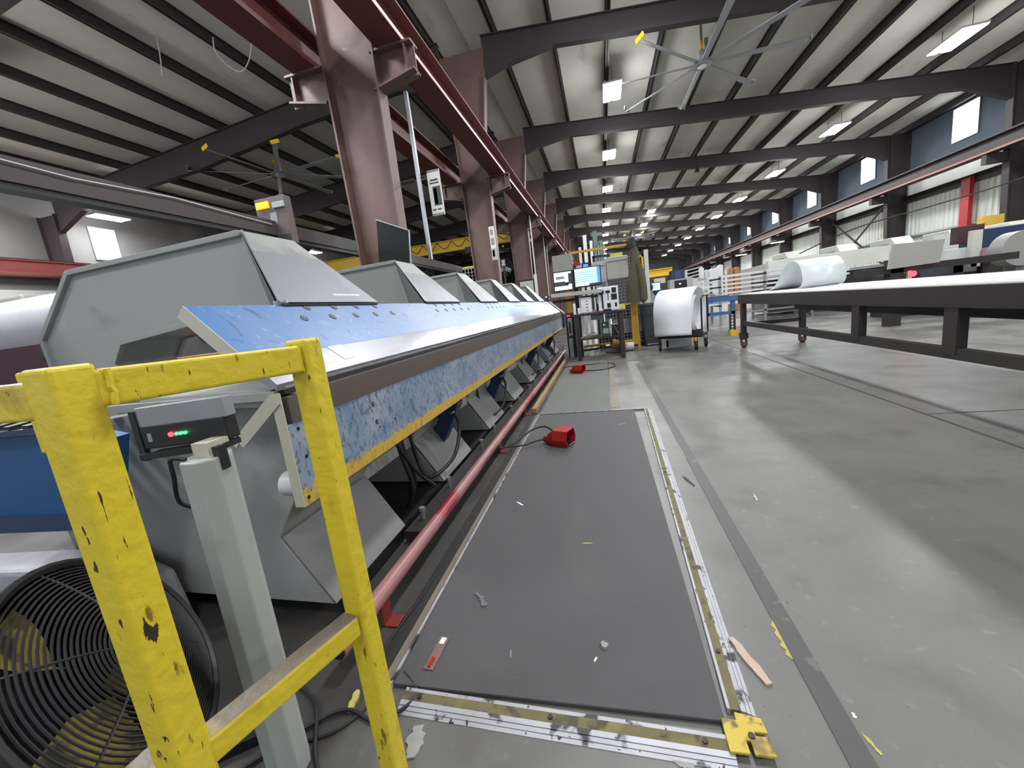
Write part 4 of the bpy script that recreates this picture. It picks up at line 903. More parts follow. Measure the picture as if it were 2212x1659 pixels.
# boards on the guard
for (x0, x1, z0, z1, lb) in ((-.18, .14, 1.56, 2.02, 'left grey plastic enclosure behind the monitors'), (.15, .62, 1.60, 2.08, 'right grey plastic enclosure behind the monitors')):
    t = thing('enclosure', lb, 'enclosure', ((x0 + x1) / 2, 9.6, z0)); MB().box(x0, 9.5, z0, x1, 9.75, z1).build('body', boardgrey, t, bevel=.01); MB().box(x0 + .01, 9.49, z1 - .10, x1 - .01, 9.5, z1 - .09).build('lid_seam', charcoal, t)
tag(MB().box(.25, 9.62, 2.09, .52, 9.7, 2.17).build('yellow_box', M('yellow_green_box', (196, 200, 80), .5)), 'yellow-green carton above the right grey enclosure', 'box')
tag(MB().box(-.12, 9.55, 1.1, .02, 9.6, 1.55).build('switch_panel', boardgrey), 'narrow grey switch column under the left enclosure', 'panel')
tag(MB().box(.34, 8.9, .93, .46, 8.92, 1.04).build('sticky_note', M('note_yellow', (220, 222, 80), .6)), 'bright yellow note by the right end of the bench', 'note')
# white panel behind trash can low, guard machine low
t = thing('low_machine', 'low pale machine housing behind the bench and trash can', 'machine', (.6, 10.4, 0))
MB().box(-.1, 10.1, .02, .95, 10.7, .32).build('plinth', black, t); MB().box(.2, 10.1, .32, .95, 10.7, .70).build('housing', boardgrey, t); MB().box(.05, 10.05, .70, .95, 10.7, 1.0).build('dark_deck', black, t); MB().cyl((.80, 10.0, .88), (.80, 10.05, .88), .15, n=20).build('round_cover', whitepaint, t); MB().box(-.3, 10.0, .09, .95, 10.05, .13).build('kick_rail', whitepaint, t)
# monitors
def monitor(c, w_, h_, label, name, fill, deco, Y):
    t = thing(name, label, 'monitor', (c[0], Y, c[1] - h_ / 2)); x, z = c
    MB().box(x - w_ / 2, Y, z - h_ / 2, x + w_ / 2, Y + .05, z + h_ / 2).build('bezel', black, t, bevel=.008)
    s_ = MB().box(x - w_ / 2 + .02, Y - .003, z - h_ / 2 + .03, x + w_ / 2 - .02, Y, z + h_ / 2 - .02).build('screen', fill, t)
    for (a0, b0, a1, b1, mm) in deco:
        W_, H_ = w_ - .04, h_ - .05; ox, oz = x - w_ / 2 + .02, z - h_ / 2 + .03
        MB().box(ox + a0 * W_, Y - .006, oz + b0 * H_, ox + a1 * W_, Y - .003, oz + b1 * H_).build('screen_area', mm, s_)
    return t
m1 = at(1216, 608, 8.6); m2 = at(1269, 598, 8.6)
monitor((m1.x, m1.z), .40, .41, 'left squarer monitor showing white and dark areas', 'monitor', scr_white, [(.0, .22, .62, .48, charcoal), (.82, .3, 1, .9, charcoal), (.62, .22, .82, .42, black), (.1, .62, .6, .78, debris_m)], 8.6)
monitor((m2.x, m2.z), .55, .40, 'right wider monitor with a blue table on its lit screen', 'monitor', scr_blue, [(0, .1 + .13 * q, .86, .13 + .13 * q, scr_line) for q in range(1, 6)] + [(.88, .05, 1, 1, scr_deep), (0, 0, .55, .10, scr_white), (.55, 0, 1, .10, charcoal)], 8.58)
c = at(1215, 568, 8.62); tag(MB().box(c.x - .21, 8.6, c.z - .17, c.x + .2, 8.9, c.z + .16).build('control_cabinet', M('brushed_cabinet_grey', (142, 142, 134), .4, .3, var=.15, vs=6), bevel=.006), 'blank grey metal cabinet above the left monitor', 'cabinet')
c = at(1265, 575, 8.7); t = thing('display_module', 'small black display with a blue readout above the wide monitor', 'display', (c.x, 8.7, c.z - .09)); MB().box(c.x - .08, 8.68, c.z - .09, c.x + .08, 8.74, c.z + .07).build('case', black, t); MB().box(c.x - .05, 8.675, c.z - .02, c.x + .05, 8.68, c.z + .04).build('readout', scr_deep, t)
c = at(1246, 573, 8.9); t = thing('red_label_box', 'white box with red label band between cabinet and monitor', 'box', (c.x, 8.9, c.z - .1)); MB().box(c.x - .09, 8.85, c.z - .09, c.x + .09, 9.0, c.z - .02).build('box_body', whitepaint, t); MB().box(c.x - .08, 8.86, c.z - .02, c.x + .08, 9.0, c.z + .05).build('red_band', red, t)
a = at(1192, 640, 8.45); b = at(1300, 628, 8.45); tag(MB().bar(a, b, .28, .075).build('console_shelf', boardgrey, bevel=.004), 'light grey console shelf under the two monitors', 'shelf')
bpy.data.objects['console_shelf']
tag(MB().box(-1.02, 8.62, 1.22, -.5, 8.66, 1.28).build('keyboard_tray', black), 'black tray with knob under the left monitor', 'tray')
MBx = MB().box(-.56, 8.75, .945, -.48, 8.82, 1.95); tag(MBx.build('monitor_post', darkmetal), 'dark upright post holding the monitors behind the bench', 'post')
tag(MB().box(-.42, 8.66, 1.24, .0, 8.9, 1.30).build('keyboard', charcoal), 'dark keyboard ledge under the wide monitor', 'keyboard')
# foam tool tray with cut-outs
def plate_cut(name, label, x0, x1, z0, z1, Y, cuts, m_):
    t = thing(name, label, 'tool tray', ((x0 + x1) / 2, Y, z0)); b = MB().box(x0, Y, z0, x1, Y + .03, z1).build('foam_board', m_, t, bevel=.01); W_, H_ = x1 - x0, z1 - z0
    for (a0, b0, a1, b1) in cuts: MB().box(x0 + a0 * W_, Y - .002, z0 + b0 * H_, x0 + a1 * W_, Y, z0 + b1 * H_).build('cut_out', black, b)
plate_cut('tool_tray', 'large white foam tool tray with dark tool-shaped cut-outs on the bench', -.08, .325, .95, 1.42, 8.45, [(.06, .70, .30, .86), (.14, .62, .24, .70), (.16, .08, .25, .62), (.38, .72, .60, .84), (.47, .42, .51, .72), (.68, .72, .90, .94), (.64, .42, .92, .68), (.42, .10, .60, .30), (.80, .12, .90, .30)], white)
plate_cut('tool_tray', 'smaller white foam tray with short slots left on the bench', -.46, -.22, .95, 1.26, 8.40, [(.08, .35, .13, .9)] + [(.55, .12 + .2 * q, .72, .17 + .2 * q) for q in range(4)], white)
tag(MB().box(.0, 8.2, .946, .16, 8.35, .985).build('hand_tool', black, bevel=.01), 'black hand tool lying before the large foam tray', 'tool')
for q, (x, h_) in enumerate(((-.585, .22), (-.50, .12))): tag(MB().box(x, 8.3, .946, x + .05, 8.33, .946 + h_).build('paper_sheet', paper), ['taller white paper strip standing at the left bench end', 'shorter white paper strip near the left bench end'][q], 'paper')
tag(MB().cyl((-.15, 8.35, .95), (-.15, 8.35, 1.0), .015, n=10).build('glass_bottle', chrome), 'tiny shiny fitting between the two foam trays', 'fitting')
# vertical tubes standing behind
tubes = [(1252, 534, 560, .035, whitepaint, 'shortest white tube at the left of the upright tubes'), (1262, 508, 566, .045, white, 'tall white tube second from the left of the upright tubes'), (1276, 520, 562, .035, white, 'mid-height white tube of the upright tubes'), (1284, 499, 562, .055, greenpipe, 'tallest green-grey tube of the upright tubes'), (1291, 528, 562, .02, white, 'thin white tube right of the tall green tube'), (1298, 519, 562, .05, greenpipe, 'short green-grey tube at the right of the upright tubes'), (1305, 530, 562, .015, whitepaint, 'thin white rod at the far right of the upright tubes')]
for (px, py0, py1, wd_, mm, lb) in tubes:
    a = at(px, py0, 11); tag(MB().box(a.x - wd_, 11, .0, a.x + wd_, 11.1, a.z).build('upright_tube', mm), lb, 'tube', 'tubes standing behind the console')
# cardboard and rolls under the bench
t = thing('paper_tube', 'open brown paper tube leaning on the floor behind the right bench leg', 'paper tube', (.3, 8.9, 0)); a = Vector((.12, 8.95, .22)); b = Vector((.42, 9.0, .10))
m = MB(); m.cyl(a, b, .10, n=18, cap=False); m.build('roll', card, t); MB().cyl((.0, 9.1, .10), (.6, 9.1, .10), .09, n=16).build('white_roll', whitepaint, t)
tag(MB().bar((-.5, 8.95, .12), (.1, 9.0, .14), .05, .04).build('black_hose', rubber), 'black hose running under the bench to the paper rolls', 'hose')
tag(MB().box(-1.02, 8.9, .0, -.86, 9.0, .12).build('junction_box', machine_grey), 'small grey junction box at the end of the red pipe', 'box')

# ------------------------------------------------------------------ signs, poles, screen near the columns
def column_sign(px, Y, x0, x1, z0, z1, label, bands):
    t = thing('safety_sign', label, 'sign', ((x0 + x1) / 2, Y, z0)); MB().box(x0, Y - .01, z0, x1, Y, z1).build('sign_board', paper, t); MB().bar((x0 + .02, Y + .02, z1 - .1), (-3.0 if x1 > -3 else -2.9, Y + .02, z1 - .1), .02, .03).build('mount_arm', darkmetal, t); W_, H_ = x1 - x0, z1 - z0
    for (a0, b0, a1, b1, mm) in bands: MB().box(x0 + a0 * W_, Y - .013, z0 + b0 * H_, x0 + a1 * W_, Y - .01, z0 + b1 * H_).build('print', mm, t)
a = at(921, 370, 6.25); b = at(950, 468, 6.25)
stripes = [(.02 + .12 * q, .0, .08 + .12 * q, .05, black) for q in range(8)] + [(.02 + .12 * q, .95, .08 + .12 * q, 1, black) for q in range(8)]
column_sign(0, 6.25, a.x, a.x + .21, b.z + .02, a.z, 'tall white safety sign with black hazard stripes hanging by the pole', stripes + [(.2, .76, .8, .80, charcoal), (.15, .70, .85, .73, charcoal), (.3, .22, .9, .64, charcoal), (.35, .25, .6, .60, debris_m), (.1, .12, .4, .15, charcoal), (.5, .12, .8, .15, charcoal)])
a = at(1055, 490, 11.6); b = at(1067, 562, 11.6)
column_sign(0, 11.6, a.x, a.x + .16, b.z, a.z, 'narrow white and grey sign on the second steel column', [(.2, .75, .7, .90, debris_m), (.15, .45, .8, .65, debris_m), (.0, .0, 1, .35, boardgrey), (.2, .1, .6, .3, yellow_clean)])
a = at(879, 218, 6.08); b = at(935, 560, 6.08)
tag(MB().bar((a.x, 6.08, b.z), (a.x, 6.08, a.z + .12), .05, .05).build('drop_pole', zinc), 'thin galvanised pole dropping from the first crane bracket', 'pole')
for (px, y0_, y1_, Y, lb) in ((1142, 455, 615, 17.5, 'slim white conduit on the third steel column'), (1172, 500, 620, 23.5, 'slim white conduit on the fourth steel column')):
    a = at(px, y0_, Y); tag(MB().cyl((a.x, Y, 0), (a.x, Y, a.z), .03, n=8).build('conduit', whitepaint), lb, 'conduit')
sc_ = thing('flat_screen', 'dark flat screen facing the aisle in front of the first column', 'screen', (-3, 5.8, 1.3))
q0, q1, q2, q3 = at(813, 475, 5.7), at(884, 498, 5.5), at(888, 578, 5.5), at(820, 580, 5.7)
m = MB(); off = Vector((-.01, .04, 0)); m.add([q0, q1, q2, q3, q0 + off, q1 + off, q2 + off, q3 + off], [(0, 1, 2, 3), (7, 6, 5, 4), (0, 4, 5, 1), (1, 5, 6, 2), (2, 6, 7, 3), (3, 7, 4, 0)]); m.build('panel', screen_grey, sc_)
m = MB(); m.bar(q0 - off * .2, q1 - off * .2, .02, .012); m.bar(q1 - off * .2, q2 - off * .2, .02, .012); m.build('bezel', zinc, sc_)
c = (q2 + q3) / 2; MB().bar((c.x, 5.65, .0), (c.x, 5.65, c.z + .1), .05, .05).build('stand_post', black, sc_)
# long grey beam of the machine behind, with its control box
lb_ = thing('cable_tray', 'long brown-grey steel box beam running behind the folding machine', 'beam', (-4.2, 6, 2.5))
MB().box(-4.22, .6, 2.50, -4.05, 11.9, 2.68).build('beam', M('dusty_brown_beam', (68, 60, 60), .6, var=.15, vs=2), lb_); MB().box(-4.20, .6, 2.45, -4.07, 11.9, 2.50).build('dark_underside', black, lb_)  # black strip below puts the beam's underside shade into colour
MB().box(-4.2, 11.7, 0, -4.05, 11.9, 2.45).build('support_post', machine_grey, lb_); MB().box(-4.2, .9, 0, -4.05, 1.1, 2.45).build('support_post', machine_grey, lb_)
MB().tube([(-4.03, 2.1, 2.64), (-4.03, 2.6, 2.62), (-4.03, 3.4, 2.66), (-4.03, 4.6, 2.62)], .006, 5).build('loose_cable', whitepaint, lb_)
cb_ = thing('signal_box', 'brown control box with one amber and one grey lamp above the machine', 'control box', (-4, 4.6, 2.4))
def quad_box(a, b, c_, d_, th, mm, name, par):
    m = MB(); o_ = Vector((0, th, 0)); m.add([a, b, c_, d_, a + o_, b + o_, c_ + o_, d_ + o_], [(3, 2, 1, 0), (4, 5, 6, 7), (0, 1, 5, 4), (1, 2, 6, 5), (2, 3, 7, 6), (3, 0, 4, 7)]); return m.build(name, mm, par)
Yb = 4.7
def r4(x0, y0, x1, y1, Y): return at(x0, y0, Y)
bx = at(547, 428, Yb); bx1 = at(636, 522, Yb)
zt_, zb_ = bx.z, bx1.z; xl, xr = bx.x, at(612, 437, Yb).x
MB().box(xl, Yb, zb_, xr + .02, Yb + .12, zt_ - .03).build('box', M('brown_box_paint', (104, 92, 92), .5, var=.12), cb_, bevel=.005)
W_, H_ = xr - xl, zt_ - zb_
part(MB().box(xl + .03, Yb - .03, zt_ - .16, xl + .22, Yb, zt_ - .08).build('amber_lamp', amber, cb_, bevel=.005), 'lit amber lamp'); part(MB().box(xl + .28, Yb - .03, zt_ - .18, xl + .45, Yb, zt_ - .11).build('grey_lamp', lens_off, cb_, bevel=.005), 'unlit grey lamp')
part(MB().box(xl + .20, Yb - .004, zt_ - .38, xl + .30, Yb, zt_ - .22).build('data_plate', zinc, cb_), 'metal data plate'); MB().box(xl + .05, Yb - .004, zb_ + .13, xl + .12, Yb, zb_ + .19).build('warning_sticker', M('pinkish_sticker', (206, 120, 116), .5), cb_); MB().box(xl + .06, Yb - .004, zb_ + .03, xl + .24, Yb, zb_ + .11).build('maroon_sticker', maroon, cb_); MB().box(xl + .27, Yb - .004, zb_ + .03, xl + .45, Yb, zb_ + .11).build('blue_sticker', charcoal, cb_)
MB().bar((xl + .1, Yb + .06, zb_), (xl + .1, Yb + .06, 2.3), .05, .05).build('mount', darkmetal, cb_); bb = bpy.data.objects['mount']
# yellow framed mesh panel and grey post beyond the arms
a = at(975, 578, 12.5); b = at(1048, 612, 12.5)
mesh_fence(((a.x, b.z - .7), (b.x, at(1048, 570, 12.5).z)), 12.5, 'mesh_fence', 'yellow framed wire mesh panel beyond the third machine arm', yellow_worn, zinc, .11, .06)
a = at(1056, 566, 12.4); tag(MB().box(a.x - .05, 12.4, 0, a.x + .06, 12.5, a.z).build('guard_post', whitepaint), 'grey square post right of the yellow mesh panel', 'post')
# distant pedestal fan and yellow frame
c = at(1088, 578, 15); t = thing('pedestal_fan', 'dark round cage fan seen between the second and third columns', 'fan', (c.x, 15, 0))
m = MB()
for r_ in (.33, .25, .17, .09): m.tube([(c.x + r_ * math.cos(2 * math.pi * i / 28), 15, c.z + r_ * math.sin(2 * math.pi * i / 28)) for i in range(28)], .008, 5, closed=True)
for i in range(10): th = math.pi * 2 * i / 10; m.tube([(c.x, 15, c.z), (c.x + .33 * math.cos(th), 15, c.z + .33 * math.sin(th))], .005, 4)
m.build('cage', darkmetal, t); MB().cyl((c.x, 15.02, 0), (c.x, 15.02, c.z), .03, n=8).build('pole', darkmetal, t)
for i in range(3): th = R(90 + 120 * i); MB().bar((c.x + .05 * math.cos(th), 15.02, c.z + .05 * math.sin(th)), (c.x + .28 * math.cos(th), 15.04, c.z + .28 * math.sin(th)), .01, .14, up=(math.sin(th), 0, -math.cos(th))).build('blade', zinc, t)
# door-like screens beyond the machine
t = thing('glare_screen', 'pale screen in a dark frame beyond the last machine arm', 'screen', (-1.6, 13, 0)); a = at(1120, 608, 12.2); b = at(1160, 660, 12.2)
MB().box(a.x, 12.2, b.z, b.x, 12.24, at(1150, 602, 12.2).z).build('frame', black, t); MB().box(a.x + .04, 12.19, b.z + .04, b.x - .04, 12.2, at(1150, 602, 12.2).z - .05).build('pane', boardgrey, t); MB().box(a.x, 12.2, 0, a.x + .05, 12.24, b.z).build('leg', black, t); MB().box(b.x, 12.19, 0, b.x + .08, 12.25, at(1158, 592, 12.2).z).build('leg', whitepaint, t)
# hanging wires under the left roof
for (pts_, lb) in (([(338, 80), (343, 105), (347, 130), (350, 165)], 'pale frayed rope end hanging under the left roof'), ([(460, 80), (465, 110), (490, 140), (520, 155), (538, 130), (544, 85)], 'thin looping wire hanging between two purlins at the left')):
    tag(MB().tube(hose([at(x, y, 8.1) for x, y in pts_], 5), .012, 5).build('hanging_wire', debris_m), lb, 'wire')
tag(MB().tube(hose([at(x, y, 24) for x, y in ((1537, 302), (1570, 295), (1615, 275), (1650, 262), (1705, 250))], 5), .03, 5).build('roof_cable', black), 'black cable slung under the right roof beyond the second rafter', 'cable')
tag(MB().tube(hose([at(x, y, 30) for x, y in ((1340, 410), (1375, 388), (1420, 368), (1460, 362))], 5), .03, 5).build('roof_cable', black), 'black cable slung under the right roof left of the lamp row', 'cable')
c = at(1506, 372, 24); t = thing('camera_dome', 'small black dome hanging under the third rafter', 'dome', tuple(c)); MB().cyl(c, c + Vector((0, 0, .3)), .12, .05, n=14).build('dome', black, t); MB().cyl(c + Vector((0, 0, .3)), c + Vector((0, 0, 1.0)), .02, n=6).build('stem', black, t)

# ------------------------------------------------------------------ left background
t = thing('blue_trough', 'dark blue sheet steel trough behind the yellow railing', 'machine', (-2.2, 1.0, .6))
m = MB(); m.prism([(-3.2, .90), (-1.75, .93), (-1.62, .90), (-1.75, .60), (-3.2, .50)], 'y', .95, .99); m.build('side_plate', deepblue, t); m = MB(); m.bar((-3.2, .93, .55), (-1.75, .95, .60), .04, .06); m.bar((-3.2, .93, .92), (-1.7, .95, .95), .05, .02); m.build('frame_rail', darkblue, t)
MB().bar((-2.9, .95, .5), (-2.9, .95, .0), .05, .05).build('leg', darkblue, t); MB().bar((-1.8, .97, .6), (-1.8, .97, .0), .05, .05).build('leg', darkblue, t)
m = MB()
for i in range(10): m.bar((-2.9 + .1 * i, .93, .96), (-2.86 + .1 * i, 1.2, .99), .05, .012)
m.build('brush_strip', black, t)
tag(MB().prism([(-3.0, .30), (-2.1, .36), (-1.85, .26), (-1.8, 0), (-3.0, 0)], 'y', .98, 1.15).build('white_tarp', M('crumpled_white_tarp', (150, 150, 154), .65, var=.2, vs=6, bump=1, bs=12), bevel=.02), 'crumpled white plastic heap behind the fan', 'plastic')
c0, c1 = at(-60, 690, 3.6), at(140, 668, 3.9)
tag(MB().cyl(Vector((-9.5, 4.3, 1.78)), Vector((-6.6, 4.3, 1.78)), .42, n=36).build('steel_coil', M('satin_white_metal', (200, 200, 206), .3, .2), smooth=True), 'large satin white coil roll at the left edge', 'coil')
t = thing('coil_cradle', 'maroon cradle beam with black ball end under the left coil', 'cradle', (-6, 3, 0))
MB().box(-7.5, 3.0, 1.02, -5.75, 3.2, 1.42).build('beam', maroon, t); MB().cyl((-5.75, 3.1, 1.28), (-5.55, 3.1, 1.28), .13, .09, n=18).build('ball_end', black, t, smooth=True); MB().box(-7.5, 3.0, .0, -6.0, 3.3, 1.02).build('base', darkmetal, t)
tag(MB().box(-20.0, 8.5, 2.5, -16.5, 10.5, 3.4).build('heater_duct', boardgrey, bevel=.06), 'pale boxy duct under the red girder on the left wall', 'duct')
# objects seen through the machine throat
tag(MB().prism([(-5.6, 1.45), (-3.7, 1.72), (-3.3, 1.24), (-5.4, 1.24)], 'y', 4.45, 4.55).build('maroon_chute', maroon), 'maroon sheet chute seen through the throat of the machine', 'chute')
tag(MB().box(-4.9, 3.5, 0, -3.3, 4.0, 1.10).build('carton', card), 'long brown carton seen through the throat of the machine', 'carton')
t = thing('parts_shelf', 'dark shelf with small boxes seen through the machine throat', 'shelf', (-3.6, 3.7, 0)); MB().box(-4.9, 4.02, 0, -3.3, 4.4, 1.09).build('shelf_body', darkmetal, t)
for (x, mm, lb) in ((-4.35, yellow_clean, 'small yellow box on the shelf seen through the throat'), (-3.9, paper, 'small white box on the shelf seen through the throat')): tag(MB().box(x, 4.04, 1.091, x + .12, 4.12, 1.19).build('small_box', mm), lb, 'box')

# ------------------------------------------------------------------ right and middle background machinery
fo = thing('second_folding_machine', 'cream folding machine with raised arms across the right hall', 'machine', (8, 16, 0))
MB().box(5.2, 14.6, .5, 12.5, 14.7, 1.15).build('front_beam', darkmetal, fo); MB().box(5.2, 14.5, 1.16, 12.5, 14.9, 1.22).build('jaw', zinc, fo)
MB().prism([(14.5, 1.3), (14.6, 1.75), (14.8, 1.75), (14.8, 1.3)], 'x', 5.2, 8.8).build('clamping_beam', offwhite, fo)
MB().prism([(14.5, 1.3), (14.6, 1.85), (14.8, 1.85), (14.8, 1.3)], 'x', 9.5, 12.5).build('clamping_beam', offwhite, fo)
for i in range(5):
    x = 5.9 + 1.45 * i
    a = MB(); a.prism([(14.7, 1.5), (15.2, 1.98), (16.2, 1.98), (16.2, 1.80), (15.3, 1.80), (14.9, 1.4)], 'x', x, x + .5); a.build('arm', offwhite, fo, bevel=.02)
MB().box(5.3, 14.9, .1, 12.4, 16.3, 1.0).build('bed', machine_dark, fo)
m = MB()
for i in range(8): m.prism([(14.49, 1.36 + .04 * (i % 3)), (14.50, 1.36 + .04 * (i % 3) + .02), (14.50, 1.35), (14.49, 1.34)], 'x', 10.6 + i * .12, 10.66 + i * .12)
m.build('print', darkmetal, fo)
# big panel on stand
a = at(1930, 528, 9); b = at(2042, 516, 9); c = at(2030, 566, 9); d_ = at(1920, 582, 9)
t = thing('back_panel_board', 'plain grey-beige console panel standing behind the dark table', 'console', (5.6, 9, 0))
quad_box(a, b, c, d_, .06, boardgrey, 'panel', t); MB().box(5.3, 9.1, 0, 5.5, 9.3, 1.25).build('pedestal', darkmetal, t)
p_ = at(1966, 592, 9); MB().box(p_.x - .02, 9.02, p_.z - .10, p_.x + .04, 9.06, p_.z + .06).build('lamp_housing', boardgrey, t); part(MB().cyl((p_.x + .05, 8.99, p_.z - .0), (p_.x + .05, 9.03, p_.z - .0), .05, n=14).build('warning_light', led_r, t), 'glowing red warning light')
MB().box(4.9, 9.1, 1.0, 7.2, 9.5, 1.12).build('console_base', darkmetal, t)
# right hand machinery: dark cabinet, round cover, uprights, yellow bit
t = thing('punch_machine', 'dark blue and white punching machine at the right edge', 'machine', (8, 10.5, 0))
for (px0, py0, px1, py1, Y, th, mm, nm) in ((2125, 495, 2212, 535, 10.8, .6, darkblue, 'guard_hood'), (2070, 490, 2125, 520, 11, .2, maroon, 'dark_guard'), (2102, 498, 2118, 575, 10.6, .12, offwhite, 'upright'), (2150, 535, 2163, 560, 10.4, .1, ochre, 'yellow_block'), (2130, 535, 2160, 550, 10.5, .1, M('pinkish_panel', (170, 140, 140), .5), 'label_panel'), (2125, 560, 2205, 585, 10.6, .5, darkmetal, 'machine_bed'), (2060, 560, 2110, 585, 10.6, .5, machine_dark, 'machine_bed'), (1990, 582, 2080, 605, 10.6, .5, charcoal, 'machine_bed'), (2040, 540, 2100, 562, 10.7, .1, whitepaint, 'white_cover')):
    a = at(px0, py0, Y); b = at(px1, py1, Y); MB().box(a.x, Y, min(a.z, b.z), b.x, Y + th, max(a.z, b.z)).build(nm, mm, t, bevel=.01)
a = at(2212, 535, 9.6); MB().cyl((a.x, 9.6, a.z), (a.x, 9.9, a.z), .32, n=30).build('round_cover', machine_grey, t, smooth=True); MB().box(a.x - .05, 9.65, 0, a.x + .3, 9.9, a.z).build('pedestal', machine_dark, t)
MB().box(6.2, 10.7, .0, 9.5, 11.3, .95).build('plinth', darkmetal, t)
tag(MB().tube(hose([(5.2, 12.5, 1.75), (6.5, 12.5, 2.2), (8, 12.4, 2.45), (9.4, 12.4, 2.7), (10.5, 12.4, 3.0)], 6), .015, 6).build('overhead_hose', darkmetal), 'dark hose strung above the right hand machines', 'hose')
tag(MB().box(11.95, 16.4, 0, 12.5, 16.6, 2.32).build('yellow_cabinet', M('hoist_yellow', (206, 168, 70), .5)), 'tall yellow cabinet before the right wall under a column', 'cabinet')
# rack of white profiles beside the table
rk = thing('profile_rack', 'steel rack loaded with long white profiles in the middle distance', 'rack', (5, 13.5, 0))
for x in (3.4, 4.6, 5.8):
    MB().box(x, 13.2, 0, x + .06, 13.26, 1.45).build('upright', zinc, rk); MB().box(x, 14.2, 0, x + .06, 14.26, 1.45).build('upright', zinc, rk)
    for z in (.55, .85, 1.1, 1.35): MB().box(x, 13.2, z, x + .06, 14.26, z + .04).build('arm', darkmetal, rk)
MB().box(3.4, 13.2, .3, 5.8, 13.25, .34).build('rail', zinc, rk)
MB().bar((4.6, 13.22, .9), (5.8, 13.22, .05), .03, .03).build('diagonal_brace', darkmetal, rk)
TIER = {.59: 'lowest', .74: 'second', .89: 'third', 1.02: 'fourth', 1.14: 'fifth', 1.26: 'sixth', 1.39: 'topmost'}
for z in TIER:
    for q in range(4):
        y = 13.3 + .22 * q
        tag(MB().bar((2.9 + random.uniform(0, .4), y, z + .035), (6.6 + random.uniform(-.6, .3), y, z + .035 + random.uniform(-.01, .03)), .09, .05).build('white_profile', [white, whitepaint, zinc, white][q]), 'long %s profile, %s layer of the rack beyond the dark table, %s' % (['white', 'off-white', 'silver', 'white'][q], TIER[z], ['frontmost', 'second back', 'third back', 'rearmost'][q]), 'profile', 'long profiles on the rack')
# wrapped upright bundles, cardboard cores, boards, cabinets
for (px, py0, Y, w_, mm, lb, nm, cat_) in (
    (1517, 577, 20, .22, white, 'leftmost white wrapped bundle right of the dark blue cabinet', 'wrapped_bundle', 'bundle'), (1527, 582, 20, .2, whitepaint, 'white wrapped bundle beside the leftmost one', 'wrapped_bundle', 'bundle'),
    (1537, 580, 20, .2, white, 'middle white wrapped bundle with folded top', 'wrapped_bundle', 'bundle'), (1546, 578, 20, .2, white, 'white wrapped bundle left of the tallest one', 'wrapped_bundle', 'bundle'),
    (1556, 571, 20, .2, white, 'tallest white wrapped bundle left of the cardboard cores', 'wrapped_bundle', 'bundle'),
    (1579, 576, 20, .2, card, 'left cardboard core standing by the white bundles', 'cardboard_core', 'core'), (1592, 576, 20, .2, card, 'right cardboard core standing by the white bundles', 'cardboard_core', 'core')):
    a = at(px, py0, Y); m = MB(); m.prism([(a.x - w_ / 2, 0), (a.x + w_ / 2, 0), (a.x + w_ / 2 + random.uniform(-.05, .05), a.z - .05), (a.x, a.z), (a.x - w_ / 2, a.z - .06)], 'y', Y, Y + .25); tag(m.build(nm, mm, bevel=.02), lb, cat_)
a = at(1600, 584, 21); b = at(1692, 560, 21); tag(MB().prism([(a.x, 0.4), (b.x, 0.4), (b.x, b.z), (a.x, a.z)], 'y', 21, 21.1).build('partition_board', boardgrey), 'long grey-white partition board before the right wall', 'partition')
a = at(1450, 585, 18); b = at(1480, 600, 18); t = thing('blue_cabinet', 'dark blue cabinet far behind the white foam roll', 'cabinet', ((a.x + b.x) / 2, 18, 0)); MB().box(a.x, 18, 0, b.x, 18.6, a.z).build('cabinet_body', darkblue, t); MB().box(a.x + .12, 17.98, b.z, a.x + .35, 18, a.z - .05).build('cabinet_door', M('mid_blue_door', (44, 66, 110), .5), t)
a = at(1455, 604, 13); b = at(1497, 618, 13); t = thing('printer_cabinet', 'grey office cabinet with black front above the foam roll', 'cabinet', ((a.x + b.x) / 2, 13, 0)); MB().box(a.x - .1, 13, 0, b.x, 13.5, a.z).build('cabinet_body', boardgrey, t); MB().box(a.x + .02, 12.98, b.z, a.x + .36, 13, a.z - .04).build('cabinet_front', black, t); MB().box(a.x + .14, 12.97, b.z + .1, a.x + .2, 12.98, b.z + .13).build('bright_label', scr_white, t)
a = at(1488, 582, 17); t = thing('white_shelving', 'white shelf unit left of the wrapped bundles', 'shelf', (a.x + .2, 17, 0)); MB().box(a.x - .1, 17, 0, a.x + .45, 17.3, a.z - .35).build('base', whitepaint, t)
for q in range(3): MB().bar((a.x - .1, 17.1, a.z - .3 + .13 * q), (a.x + .45, 17.1, a.z - .22 + .13 * q), .3, .03).build('shelf', white, t)
MB().box(a.x - .1, 17, a.z - .4, a.x - .06, 17.3, a.z).build('side_panel', white, t)
